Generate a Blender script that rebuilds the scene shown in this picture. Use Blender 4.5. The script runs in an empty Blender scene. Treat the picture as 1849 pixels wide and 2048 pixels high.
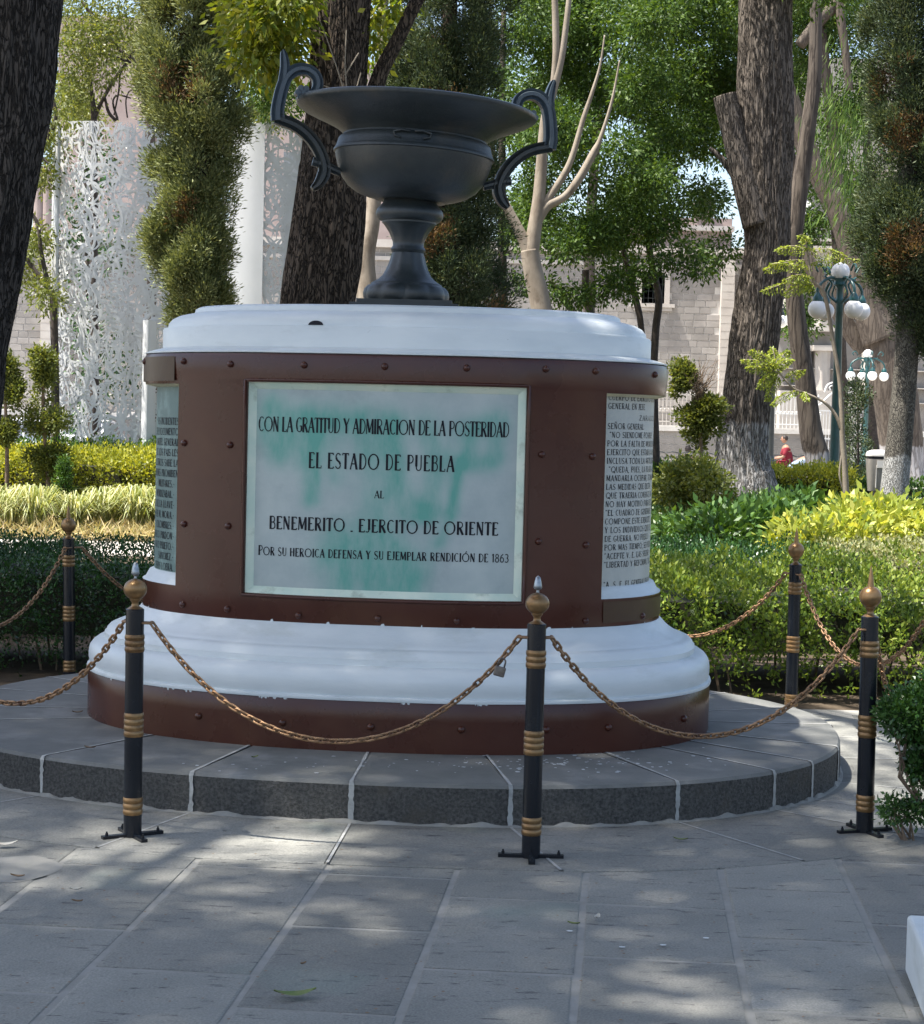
import bpy, math, random
import numpy as np
from mathutils import Vector, Matrix
from math import sin, cos, pi, radians, atan2, sqrt
random.seed(7); RNG = np.random.default_rng(11)
SC = bpy.context.scene
COL = SC.collection

# ---------------------------------------------------------------- camera
F_PX, PXC, PYC, CAM_H, ROLL, PITCH = 3800.0, 924.5, 1024.0, 1.55, radians(1.4), radians(2.65)
cd = bpy.data.cameras.new('camera'); cam = bpy.data.objects.new('camera', cd); COL.objects.link(cam)
cd.sensor_fit = 'HORIZONTAL'; cd.sensor_width = 36.0; cd.lens = 36.0 * F_PX / 1849.0
cd.clip_start = 0.1; cd.clip_end = 2000
cam.location = (0, 0, CAM_H)
cam.matrix_world = Matrix.Translation((0, 0, CAM_H)) @ Matrix.Rotation(pi/2 - PITCH, 4, 'X') @ Matrix.Rotation(ROLL, 4, 'Z')
SC.camera = cam
# ---------------------------------------------------------------- light
SUN_TO = Vector((-0.42, -0.12, 1.0)).normalized()
elev = math.asin(SUN_TO.z)
W = bpy.data.worlds.new('World'); SC.world = W; W.use_nodes = True
nt = W.node_tree; bg = nt.nodes['Background']
sky = nt.nodes.new('ShaderNodeTexSky'); sky.sky_type = 'NISHITA'; sky.sun_disc = False
sky.sun_elevation = elev; sky.sun_rotation = atan2(SUN_TO.x, SUN_TO.y)
sky.air_density = 1.0; sky.dust_density = 2.5; sky.ozone_density = 0.4
nt.links.new(sky.outputs[0], bg.inputs[0]); bg.inputs[1].default_value = 0.115
sd = bpy.data.lights.new('sun', 'SUN'); sd.energy = 5.0; sd.angle = radians(0.53); sd.color = (1.0, 0.95, 0.87)
so = bpy.data.objects.new('sun', sd); COL.objects.link(so)
so.rotation_euler = SUN_TO.to_track_quat('Z', 'Y').to_euler(); so.location = (0, 0, 30)
SC.view_settings.view_transform = 'Standard'; SC.view_settings.look = 'None'
SC.view_settings.exposure = 1.5; SC.view_settings.gamma = 1.0; SC.view_settings.use_curve_mapping = False

# ---------------------------------------------------------------- geometry of the place
def ray(x, y):
    u = (x-PXC)/F_PX; v = (PYC-y)/F_PX; c, s = cos(ROLL), sin(ROLL)
    u, v = u*c-v*s, u*s+v*c
    return u, cos(PITCH)+v*sin(PITCH), -sin(PITCH)+v*cos(PITCH)
def gp(x, y, z=0.0):
    a, b, c = ray(x, y); t = (z-CAM_H)/c
    return Vector((a*t, b*t, z))
def dp(x, y, Y):
    a, b, c = ray(x, y); t = Y/b
    return Vector((a*t, Y, CAM_H+c*t))
def proj(X, Y, Z):
    Z = Z-CAM_H; f = Y*cos(PITCH)-Z*sin(PITCH); v = (Y*sin(PITCH)+Z*cos(PITCH))/f; u = X/f
    c, s = cos(ROLL), sin(ROLL)
    return PXC+F_PX*(u*c+v*s), PYC-F_PX*(-u*s+v*c)

# ---------------------------------------------------------------- object helpers
def link(o, parent=None):
    COL.objects.link(o)
    if parent is not None: o.parent = parent
    return o
def mesh(name, V, Fc, m=None, smooth=False, sharp=None):
    me = bpy.data.meshes.new(name)
    me.from_pydata([tuple(v) for v in V], [], Fc)
    if m is not None: me.materials.append(m)
    if smooth:
        me.polygons.foreach_set('use_smooth', [True]*len(me.polygons))
        if sharp is not None:
            try: me.set_sharp_from_angle(angle=radians(sharp))
            except Exception: pass
    me.update(); return me
def obj(name, me, parent=None, loc=None, rot=None, label=None, kind=None):
    o = bpy.data.objects.new(name, me)
    if loc is not None: o.location = loc
    if rot is not None: o.rotation_euler = rot
    if label: o['label'] = label
    if kind: o['kind'] = kind
    return link(o, parent)
def tag(o, label, cat, group=None):
    o['label'] = label; o['category'] = cat
    if group: o['group'] = group
    return o
def thing(name, label, cat, loc=(0, 0, 0), rot=(0, 0, 0), group=None):
    o = bpy.data.objects.new(name, None); o.location = loc; o.rotation_euler = rot
    o.empty_display_size = 0.1
    tag(o, label, cat, group); return link(o)
class MB:
    def __init__(s): s.V = []; s.F = []
    def add(s, V, Fc):
        b = len(s.V); s.V += [tuple(v) for v in V]; s.F += [tuple(i+b for i in f) for f in Fc]
    def box(s, c, d, rz=0, jit=0):
        hx, hy, hz = d[0]/2, d[1]/2, d[2]/2; V = []
        for z in (-hz, hz):
            for x, y in ((-hx, -hy), (hx, -hy), (hx, hy), (-hx, hy)):
                if jit: x += random.uniform(-jit, jit); y += random.uniform(-jit, jit)
                V.append((c[0]+x*cos(rz)-y*sin(rz), c[1]+x*sin(rz)+y*cos(rz), c[2]+z))
        s.add(V, [(3, 2, 1, 0), (4, 5, 6, 7), (0, 1, 5, 4), (1, 2, 6, 5), (2, 3, 7, 6), (3, 0, 4, 7)])
    def tube(s, P, R, n=8, cap=True, flat=None):
        P = [Vector(p) for p in P]
        if not hasattr(R, '__len__'): R = [R]*len(P)
        rings = []; up = None
        for i, p in enumerate(P):
            t = (P[min(i+1, len(P)-1)]-P[max(i-1, 0)])
            if t.length < 1e-9: t = Vector((0, 0, 1))
            t.normalize()
            if up is None:
                up = Vector((0, 1, 0)) if abs(t.y) < .9 else Vector((1, 0, 0))
            a = (up-t*up.dot(t)).normalized(); b = t.cross(a); up = a
            ra = R[i]; rb = R[i] if flat is None else R[i]*flat
            rings.append([p+a*cos(2*pi*k/n)*ra+b*sin(2*pi*k/n)*rb for k in range(n)])
        V = [v for r in rings for v in r]; Fc = []
        for i in range(len(P)-1):
            for k in range(n):
                Fc.append((i*n+k, i*n+(k+1) % n, (i+1)*n+(k+1) % n, (i+1)*n+k))
        if cap:
            Fc.append(tuple(range(n))[::-1]); Fc.append(tuple(range((len(P)-1)*n, len(P)*n)))
        s.add(V, Fc)
    def lathe(s, prof, n=24, c=(0, 0, 0), cap=True):
        V = []; Fc = []
        for r, z in prof:
            for k in range(n): V.append((c[0]+r*cos(2*pi*k/n), c[1]+r*sin(2*pi*k/n), c[2]+z))
        m = len(prof)
        for i in range(m-1):
            for k in range(n): Fc.append((i*n+k, i*n+(k+1) % n, (i+1)*n+(k+1) % n, (i+1)*n+k))
        if cap:
            Fc.append(tuple(range(n))[::-1]); Fc.append(tuple(range((m-1)*n, m*n)))
        s.add(V, Fc)
    def out(s, name, m, parent=None, smooth=False, sharp=None, **k):
        return obj(name, mesh(name, s.V, s.F, m, smooth, sharp), parent, **k)

# ---------------------------------------------------------------- materials
def nd(nt, t, **k):
    n = nt.nodes.new(t)
    for a, b in k.items():
        if a in n.inputs: n.inputs[a].default_value = b
        else: setattr(n, a, b)
    return n
def mat(name, c1, c2=None, scale=6.0, rough=.6, bump=0.0, bscale=40.0, metal=0.0, coord='OBJ', stretch=(1, 1, 1), spec=.4,
        detail=6, c3=None, s3=1.0, t3=(.55, .7), rough2=None, bumpkind='noise', coat=0.0, bdist=.01, objvar=0.0):
    m = bpy.data.materials.new(name); m.use_nodes = True; nt = m.node_tree; L = nt.links
    b = nt.nodes['Principled BSDF']; b.inputs['Roughness'].default_value = rough
    b.inputs['Metallic'].default_value = metal; b.inputs['Specular IOR Level'].default_value = spec
    if coat: b.inputs['Coat Weight'].default_value = coat; b.inputs['Coat Roughness'].default_value = .15
    geo = nd(nt, 'ShaderNodeNewGeometry'); src = geo.outputs['Position']
    if coord == 'LOC':
        src = nd(nt, 'ShaderNodeTexCoord').outputs['Object']
    mp = nd(nt, 'ShaderNodeMapping'); mp.inputs['Scale'].default_value = stretch; L.new(src, mp.inputs['Vector'])
    src = mp.outputs[0]
    if c2 is None: c2 = tuple(x*.8 for x in c1)
    n1 = nd(nt, 'ShaderNodeTexNoise', Scale=scale, Detail=detail, Roughness=.6); L.new(src, n1.inputs['Vector'])
    r1 = nd(nt, 'ShaderNodeValToRGB'); r1.color_ramp.elements[0].position = .35; r1.color_ramp.elements[1].position = .65
    r1.color_ramp.elements[0].color = (*c1, 1); r1.color_ramp.elements[1].color = (*c2, 1)
    L.new(n1.outputs['Fac'], r1.inputs['Fac']); colr = r1.outputs['Color']
    if c3 is not None:
        n3 = nd(nt, 'ShaderNodeTexNoise', Scale=s3, Detail=8, Roughness=.65); L.new(src, n3.inputs['Vector'])
        r3 = nd(nt, 'ShaderNodeValToRGB'); r3.color_ramp.elements[0].position = t3[0]; r3.color_ramp.elements[1].position = t3[1]
        L.new(n3.outputs['Fac'], r3.inputs['Fac'])
        mx = nd(nt, 'ShaderNodeMix', data_type='RGBA'); L.new(r3.outputs['Color'], mx.inputs['Factor'])
        L.new(colr, mx.inputs[6]); mx.inputs[7].default_value = (*c3, 1); colr = mx.outputs[2]
    if objvar:
        oi = nd(nt, 'ShaderNodeObjectInfo'); mr = nd(nt, 'ShaderNodeMapRange'); L.new(oi.outputs['Random'], mr.inputs['Value'])
        mr.inputs['To Min'].default_value = 1-objvar; mr.inputs['To Max'].default_value = 1+objvar
        vm = nd(nt, 'ShaderNodeVectorMath', operation='SCALE'); L.new(colr, vm.inputs[0]); L.new(mr.outputs[0], vm.inputs['Scale']); colr = vm.outputs[0]
    L.new(colr, b.inputs['Base Color'])
    if rough2 is not None:
        mr = nd(nt, 'ShaderNodeMapRange'); L.new(n1.outputs['Fac'], mr.inputs['Value'])
        mr.inputs['To Min'].default_value = rough; mr.inputs['To Max'].default_value = rough2; L.new(mr.outputs[0], b.inputs['Roughness'])
    if bump:
        if bumpkind == 'noise':
            n2 = nd(nt, 'ShaderNodeTexNoise', Scale=bscale, Detail=8, Roughness=.7); o = n2.outputs['Fac']
        else:
            n2 = nd(nt, 'ShaderNodeTexVoronoi', Scale=bscale); o = n2.outputs['Distance']
        L.new(src, n2.inputs['Vector'])
        bp = nd(nt, 'ShaderNodeBump', Strength=bump, Distance=bdist); L.new(o, bp.inputs['Height']); L.new(bp.outputs[0], b.inputs['Normal'])
    m['c'] = 1
    return m
def leafmat(name, stops, trans=.35, rough=.45, spec=.35):
    m = bpy.data.materials.new(name); m.use_nodes = True; nt = m.node_tree; L = nt.links
    b = nt.nodes['Principled BSDF']; out = nt.nodes['Material Output']
    b.inputs['Roughness'].default_value = rough; b.inputs['Specular IOR Level'].default_value = spec
    at = nd(nt, 'ShaderNodeAttribute', attribute_name='rnd')
    r = nd(nt, 'ShaderNodeValToRGB'); els = r.color_ramp.elements
    for i, (p, c) in enumerate(stops):
        e = els[i] if i < 2 else els.new(p)
        e.position = p; e.color = (*c, 1)
    L.new(at.outputs['Fac'], r.inputs['Fac']); L.new(r.outputs[0], b.inputs['Base Color'])
    t = nd(nt, 'ShaderNodeBsdfTranslucent')
    vm = nd(nt, 'ShaderNodeVectorMath', operation='MULTIPLY'); vm.inputs[1].default_value = (1.25, 1.15, .5)
    L.new(r.outputs[0], vm.inputs[0]); L.new(vm.outputs[0], t.inputs['Color'])
    mx = nd(nt, 'ShaderNodeMixShader', Fac=trans); L.new(b.outputs[0], mx.inputs[1]); L.new(t.outputs[0], mx.inputs[2]); L.new(mx.outputs[0], out.inputs['Surface'])
    return m

M = {}
M['basalt'] = mat('basalt_top', (.115, .118, .110), (.16, .16, .15), 5, .7, .35, 60, coord='OBJ', c3=(.20, .20, .19), s3=2.5, objvar=.10)
M['basalt_rough'] = mat('basalt_rough', (.075, .076, .072), (.185, .180, .168), 80, .85, 1.0, 95, c3=(.15, .135, .11), s3=4, bdist=.05, objvar=.12)
M['mortar'] = mat('mortar', (.29, .295, .285), (.42, .42, .40), 18, .9, .5, 60)
M['mortar_dull'] = mat('mortar_dull', (.225, .222, .20), (.29, .283, .262), 9, .9, .5, 50)
M['patch'] = mat('cement_patch', (.205, .203, .185), (.245, .24, .22), 4, .8, .3, 50)
M['soil'] = mat('soil', (.05, .035, .022), (.10, .075, .05), 9, .95, .8, 25)
M['pathstone'] = mat('pale_stone_path', (.36, .33, .29), (.45, .42, .38), 3, .8, .2, 40)
M['asphalt'] = mat('asphalt', (.06, .06, .062), (.08, .08, .082), 3, .9, .3, 80)
M['brown'] = mat('brown_paint', (.048, .0125, .0075), (.062, .017, .0095), 3, .20, .08, 16, c3=(.075, .027, .013), s3=1.2, rough2=.36, spec=.42, detail=8)
M['oldbrown'] = mat('worn_olive_brown_paint', (.048, .022, .009), (.062, .032, .012), 5, .4, .08, 22, c3=(.05, .025, .015), s3=3)
M['cream'] = mat('cream_paint', (.62, .56, .36), (.72, .68, .50), 6, .55, .15, 40, c3=(.45, .38, .2), s3=7)
M['rim'] = mat('pale_green_rim_paint', (.50, .62, .52), (.66, .70, .58), 5, .5, .15, 40, c3=(.34, .40, .32), s3=9)
M['letter'] = mat('letter_paint', (.006, .006, .010), (.015, .015, .02), 60, .6, spec=.2)
M['iron'] = mat('dark_iron', (.013, .018, .020), (.024, .029, .029), 9, .42, .25, 50, c3=(.045, .040, .031), s3=3, spec=.5)
M['iron_blue'] = mat('blue_grey_iron', (.036, .052, .068), (.05, .068, .085), 14, .4, .15, 60, spec=.5)
M['black'] = mat('black_enamel', (.005, .007, .011), (.009, .011, .015), 12, .25, .04, 50, spec=.4, c3=(.03, .03, .03), s3=20, t3=(.66, .8))
M['gold'] = mat('gold_paint', (.27, .165, .075), (.20, .115, .05), 25, .34, .1, 60, metal=.6, c3=(.12, .065, .03), s3=14)
M['silver'] = mat('silver_paint', (.35, .38, .40), (.2, .22, .24), 60, .35, metal=.7)
M['chain'] = mat('rusty_chain', (.20, .115, .06), (.33, .20, .11), 30, .45, .3, 120, metal=.55, c3=(.11, .06, .04), s3=12, coord='OBJ')
M['rope'] = mat('jute_rope', (.20, .14, .085), (.33, .25, .16), 60, .9, .8, 180)
M['bark_dark'] = mat('dark_bark', (.022, .018, .015), (.07, .055, .045), 9, .85, 1.0, 20, stretch=(1, 1, .35), bdist=.03, c3=(.11, .075, .05), s3=1.6)
M['bark_mid'] = mat('grey_brown_bark', (.07, .055, .042), (.17, .14, .115), 12, .9, 1.0, 22, stretch=(1, 1, .3), bdist=.03)
M['bark_pale'] = mat('pale_smooth_bark', (.20, .165, .125), (.28, .24, .19), 6, .8, .3, 30, stretch=(1, 1, .5), c3=(.14, .11, .08), s3=5)
M['bark_thin'] = mat('thin_dark_bark', (.035, .028, .022), (.07, .055, .045), 12, .85, .4, 40)
M['twig'] = mat('twig_wood', (.10, .07, .045), (.18, .13, .09), 20, .85)
M['core'] = mat('hedge_inner_shade', (.012, .016, .007), (.03, .028, .014), 30, .95, .8, 60)  # hedge cores: the shade between the leaves is put into this colour
M['wallstone'] = mat('wall_stone', (.23, .215, .20), (.32, .30, .28), 1.2, .85, .4, 15, objvar=.16, c3=(.25, .23, .215), s3=.5)
M['wallmortar'] = mat('wall_mortar', (.46, .44, .41), (.54, .52, .49), 4, .9, .2, 30)
M['trim'] = mat('dressed_stone_trim', (.40, .365, .33), (.48, .45, .41), 1.5, .85, .3, 20)
M['pinkstone'] = mat('pink_plaster', (.27, .215, .20), (.33, .27, .25), .8, .85, .2, 15)
M['darkglass'] = mat('dark_window_glass', (.02, .025, .03), (.035, .04, .05), 2, .12, spec=.7)
M['whiteiron'] = mat('white_iron_paint', (.68, .68, .66), (.6, .6, .58), 9, .5)
M['art'] = mat('white_lacquered_steel', (.60, .605, .60), (.54, .55, .545), 1.5, .35, spec=.5)
M['lampgreen'] = mat('green_enamel', (.010, .055, .055), (.014, .075, .075), 9, .35, .1, 60, spec=.6)
M['globe'] = mat('opal_glass', (.78, .78, .77), (.74, .74, .74), 3, .45, spec=.3)
M['bin'] = mat('beige_grey_plastic', (.20, .185, .165), (.25, .23, .205), 4, .5)
M['binlid'] = mat('pale_bin_lid', (.55, .53, .50), (.48, .46, .43), 4, .45)
M['bindark'] = mat('bin_opening', (.01, .01, .012), None, 4, .5)
M['carwhite'] = mat('white_car_paint', (.7, .71, .72), None, 2, .2, spec=.6, coat=.6)
M['tyre'] = mat('tyre_rubber', (.02, .02, .02), None, 5, .8)
M['skin'] = mat('skin', (.32, .17, .11), None, 5, .55)
M['hair'] = mat('dark_hair', (.012, .009, .008), (.03, .02, .015), 40, .6)
M['redcloth'] = mat('dark_red_cloth', (.20, .012, .025), None, 10, .85)
M['jeans'] = mat('blue_denim', (.16, .22, .30), (.26, .33, .42), 9, .85)
M['palecloth'] = mat('cream_cloth', (.66, .58, .46), None, 10, .85)
M['lock'] = mat('worn_padlock_steel', (.12, .10, .09), (.2, .18, .16), 40, .4, metal=.7)
M['drygrass'] = leafmat('dry_grass', [(0, (.34, .27, .13)), (1, (.48, .42, .24)), (.5, (.42, .40, .18))], .2)
M['litter'] = mat('leaf_litter', (.30, .22, .12), (.42, .33, .2), 25, .9, .6, 60)

# white limewash paint with brush strokes, dirt runs and chips
def white_paint():
    m = mat('white_paint', (.55, .59, .60), (.64, .67, .67), 2.2, .42, .35, 30, stretch=(1, 1, 3.2), c3=(.44, .47, .45), s3=2.6, t3=(.55, .80), spec=.45, bdist=.003)
    nt = m.node_tree; L = nt.links; b = nt.nodes['Principled BSDF']
    geo = nd(nt, 'ShaderNodeNewGeometry')
    n = nd(nt, 'ShaderNodeTexNoise', Scale=26.0, Detail=6.0, Roughness=.7); L.new(geo.outputs['Position'], n.inputs['Vector'])
    r = nd(nt, 'ShaderNodeValToRGB'); r.color_ramp.elements[0].position = .70; r.color_ramp.elements[1].position = .74
    L.new(n.outputs['Fac'], r.inputs['Fac'])
    old = b.inputs['Base Color'].links[0].from_socket
    mx = nd(nt, 'ShaderNodeMix', data_type='RGBA'); L.new(r.outputs[0], mx.inputs['Factor']); L.new(old, mx.inputs[6]); mx.inputs[7].default_value = (.20, .22, .22, 1)
    L.new(mx.outputs[2], b.inputs['Base Color'])
    return m
M['white'] = white_paint()

# paving slab: chiselled basalt, fine pits and short dark scratches
def paving_mat():
    m = mat('worn_paving_stone', (.175, .176, .160), (.232, .228, .205), 1.8, .68, .6, 26, c3=(.27, .262, .235), s3=1.1, objvar=.16, rough2=.8, bdist=.012)
    nt = m.node_tree; L = nt.links; b = nt.nodes['Principled BSDF']
    geo = nd(nt, 'ShaderNodeNewGeometry')
    mp = nd(nt, 'ShaderNodeMapping'); mp.inputs['Scale'].default_value = (7, 34, 7); mp.inputs['Rotation'].default_value = (0, 0, .12); L.new(geo.outputs['Position'], mp.inputs['Vector'])
    n = nd(nt, 'ShaderNodeTexNoise', Scale=1.0, Detail=5.0, Roughness=.7); L.new(mp.outputs[0], n.inputs['Vector'])
    r = nd(nt, 'ShaderNodeValToRGB'); r.color_ramp.elements[0].position = .35; r.color_ramp.elements[1].position = .40
    r.color_ramp.elements[0].color = (0, 0, 0, 1); r.color_ramp.elements[1].color = (1, 1, 1, 1)
    L.new(n.outputs['Fac'], r.inputs['Fac'])
    old = b.inputs['Base Color'].links[0].from_socket
    mx = nd(nt, 'ShaderNodeMix', data_type='RGBA'); L.new(r.outputs[0], mx.inputs['Factor']); mx.inputs[6].default_value = (.07, .07, .07, 1); L.new(old, mx.inputs[7])
    ng = nd(nt, 'ShaderNodeTexNoise', Scale=140.0, Detail=3.0); L.new(geo.outputs['Position'], ng.inputs['Vector'])
    gr = nd(nt, 'ShaderNodeMapRange'); L.new(ng.outputs['Fac'], gr.inputs['Value']); gr.inputs['From Min'].default_value = .3; gr.inputs['From Max'].default_value = .7; gr.inputs['To Min'].default_value = .78; gr.inputs['To Max'].default_value = 1.18
    gv = nd(nt, 'ShaderNodeVectorMath', operation='SCALE'); L.new(mx.outputs[2], gv.inputs[0]); L.new(gr.outputs[0], gv.inputs['Scale'])
    # faint green paint traces
    n2 = nd(nt, 'ShaderNodeTexNoise', Scale=1.3, Detail=3.0); L.new(geo.outputs['Position'], n2.inputs['Vector'])
    r2 = nd(nt, 'ShaderNodeValToRGB'); r2.color_ramp.elements[0].position = .62; r2.color_ramp.elements[1].position = .78
    r2.color_ramp.elements[1].color = (.35, .35, .35, 1); L.new(n2.outputs['Fac'], r2.inputs['Fac'])
    m2 = nd(nt, 'ShaderNodeMix', data_type='RGBA'); L.new(r2.outputs[0], m2.inputs['Factor']); L.new(gv.outputs[0], m2.inputs[6]); m2.inputs[7].default_value = (.14, .24, .20, 1)
    L.new(m2.outputs[2], b.inputs['Base Color'])
    bo = b.inputs['Normal'].links[0].from_node
    b2 = nd(nt, 'ShaderNodeBump', Strength=.5, Distance=.006); L.new(r.outputs[0], b2.inputs['Height']); L.new(bo.outputs[0], b2.inputs['Normal']); L.new(b2.outputs[0], b.inputs['Normal'])
    return m
M['paving'] = paving_mat()

# inscription panel: blue-grey cement with green stains (stain amount stored per vertex)
def panel_mat():
    m = mat('stained_cement_panel', (.34, .395, .39), (.43, .475, .455), 5, .38, .12, 40, c3=(.30, .34, .34), s3=3.2, rough2=.5)
    nt = m.node_tree; L = nt.links; b = nt.nodes['Principled BSDF']
    at = nd(nt, 'ShaderNodeAttribute', attribute_name='stain')
    geo = nd(nt, 'ShaderNodeNewGeometry')
    mp = nd(nt, 'ShaderNodeMapping'); mp.inputs['Scale'].default_value = (9, 9, 3); L.new(geo.outputs['Position'], mp.inputs['Vector'])
    n = nd(nt, 'ShaderNodeTexNoise', Scale=1.6, Detail=7.0, Roughness=.65); L.new(mp.outputs[0], n.inputs['Vector'])
    mr = nd(nt, 'ShaderNodeMapRange'); L.new(n.outputs['Fac'], mr.inputs['Value']); mr.inputs['From Min'].default_value = .3; mr.inputs['From Max'].default_value = .7
    mr.inputs['To Min'].default_value = .45; mr.inputs['To Max'].default_value = 1.15
    mu = nd(nt, 'ShaderNodeMath', operation='MULTIPLY', use_clamp=True); L.new(at.outputs['Fac'], mu.inputs[0]); L.new(mr.outputs[0], mu.inputs[1])
    old = b.inputs['Base Color'].links[0].from_socket
    mx = nd(nt, 'ShaderNodeMix', data_type='RGBA'); L.new(mu.outputs[0], mx.inputs['Factor']); L.new(old, mx.inputs[6]); mx.inputs[7].default_value = (.11, .33, .27, 1)
    L.new(mx.outputs[2], b.inputs['Base Color'])
    return m
M['panel'] = panel_mat()
M['sidepanel'] = mat('grey_green_side_panel', (.10, .165, .155), (.15, .21, .195), 4, .5, .12, 40, c3=(.27, .40, .37), s3=2)
M['sidewhite'] = mat('whitewashed_side_panel', (.39, .40, .37), (.46, .465, .43), 4, .5, .12, 40)

# ---------------------------------------------------------------- ground
def sheet(name, pts, z, m):
    o = obj(name, mesh(name, [(x, y, z) for x, y in pts], [tuple(range(len(pts)))], m)); o['kind'] = 'structure'; return o
sheet('ground', [(-400, -60), (400, -60), (400, 700), (-400, 700)], -0.05, M['soil'])
bedL = sheet('garden_ground', [(-60, 10.6), (60, 10.6), (60, 48), (-60, 48)], -0.008, M['soil'])
sheet('side_path', [(-30, 21.0), (-0.2, 21.0), (-0.2, 23.4), (-30, 23.4)], 0.0, M['pathstone'])
sheet('far_pavement', [(-60, 38), (60, 38), (60, 67), (-60, 67)], 0.0, M['pathstone'])
sheet('street', [(-90, 56), (-9, 56), (-9, 66.5), (-90, 66.5)], .005, M['asphalt'])
sheet('church_pavement', [(-90, 67), (90, 67), (90, 130), (-90, 130)], .06, M['pathstone'])

# ---------------------------------------------------------------- oval plan
YAW = .10
def se(a, b, n, t):
    c, s = cos(t), sin(t)
    return a*math.copysign(abs(c)**(2/n), c), b*math.copysign(abs(s)**(2/n), s)
def toW(C, x, y, yaw=YAW):
    return C[0]+x*cos(yaw)+y*sin(yaw), C[1]-x*sin(yaw)+y*cos(yaw)
class Oval:
    def __init__(s, C, a, b, n, yaw=YAW):
        s.C, s.a, s.b, s.n, s.yaw = C, a, b, n, yaw
        N = 2880; s.T = np.linspace(-pi, pi, N+1)
        P = np.array([se(a, b, n, t) for t in s.T]); s.P = P
        d = np.hypot(*(P[1:]-P[:-1]).T); s.S = np.concatenate([[0], np.cumsum(d)])
        s.S -= np.interp(-pi/2, s.T, s.S)          # arc 0 at the front centre, + to the right
        s.per = s.S[-1]-s.S[0]
    def t_of(s, arc):
        return float(np.interp(arc, s.S, s.T))
    def at(s, t, off=0.0):
        x, y = se(s.a+off, s.b+off, s.n, t); return toW(s.C, x, y, s.yaw)
    def arc(s, arc, off=0.0):
        # true normal offset
        arc = (arc - s.S[0]) % s.per + s.S[0]
        x = np.interp(arc, s.S, s.P[:, 0]); y = np.interp(arc, s.S, s.P[:, 1])
        x2 = np.interp(arc+.004, s.S, s.P[:, 0]); y2 = np.interp(arc+.004, s.S, s.P[:, 1])
        x1 = np.interp(arc-.004, s.S, s.P[:, 0]); y1 = np.interp(arc-.004, s.S, s.P[:, 1])
        tx, ty = x2-x1, y2-y1; l = sqrt(tx*tx+ty*ty) or 1; nx, ny = ty/l, -tx/l
        return toW(s.C, x+nx*off, y+ny*off, s.yaw)
    def normal(s, arc):
        a = s.arc(arc, 0); b = s.arc(arc, .01); v = Vector((b[0]-a[0], b[1]-a[1], 0)); return v.normalized()
    def find(s, px, z, lo=-pi, hi=0):
        best = None
        for t in np.linspace(lo, hi, 1600):
            X, Y = s.at(t); e = abs(proj(X, Y, z)[0]-px)
            if best is None or e < best[0]: best = (e, t, Y)
        return best[1]
    def find_arc(s, px, z):
        return float(np.interp(s.find(px, z), s.T, s.S))
PC = (-.28, 8.99)
BODY = Oval(PC, 1.222, .835, 2.26)
STEP = Oval((-.322, 8.99), 2.105, 1.72, 2.3, .13)
def loft(C, a, b, n, prof, N=160, yaw=YAW, captop=False, wob=0.0):
    V = []; Fc = []
    for off, z in prof:
        for k in range(N):
            t = -pi+2*pi*k/N; w = wob*(sin(7*t+z*9)+sin(17*t+z*23)*.6)
            x, y = se(a+off+w, b+off+w, n, t); X, Y = toW(C, x, y, yaw); V.append((X, Y, z+w*.7))
    m = len(prof)
    for i in range(m-1):
        for k in range(N): Fc.append((i*N+k, i*N+(k+1) % N, (i+1)*N+(k+1) % N, (i+1)*N+k))
    if captop: Fc.append(tuple(range((m-1)*N, m*N)))
    return V, Fc

# ---------------------------------------------------------------- stone step and paving
JP = [(85, -0.30), (383, 0), (704, 0), (1023, 0), (1357, 0), (1550, 0)]
ZS = .165
outT = [STEP.find(px, ZS, -pi, -.2) for px in (85, 383, 704, 1023, 1357, 1550)]
inP = [(245, 1474), (487, 1493), (734, 1507), (977, 1512), (1226, 1507), (1330, 1494)]
def inv_t(C, yaw, a, b, n, X, Y):
    dx, dy = X-C[0], Y-C[1]; u = dx*cos(yaw)-dy*sin(yaw); v = dx*sin(yaw)+dy*cos(yaw)
    u /= a; v /= b
    return atan2(math.copysign(abs(v)**(n/2), v), math.copysign(abs(u)**(n/2), u))
INN = (PC[0], PC[1], 1.40, 1.02)
inT = []
for (x, y) in inP:
    g = gp(x, y, ZS); inT.append(inv_t(PC, YAW, 1.462, 1.085, 2.26, g.x, g.y))
more = [(-.42, -.36), (-.17, -.13), (.12, .1), (.42, .36), (.75, .66), (1.08, .98), (1.4, 1.36), (1.75, 1.74), (2.1, 2.14), (2.45, 2.5), (2.75, 2.8), (3.03, 3.03), (-2.98, -2.98), (-2.72, -2.72)]
joints = sorted([(a, b) for a, b in zip(outT, inT)]+more)
NJ = len(joints)
step = thing('stone_step', 'low oval basalt step of large rough faced blocks under the painted pedestal', 'step', (0, 0, 0))
V, Fc = loft(STEP.C, STEP.a, STEP.b, STEP.n, [(-.012, -.01), (-.012, .157), (-.30, .157), (-.45, .157)], 200, STEP.yaw, captop=True)
obj('mortar_bed', mesh('mortar_bed', V, Fc, M['mortar']), step)
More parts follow.
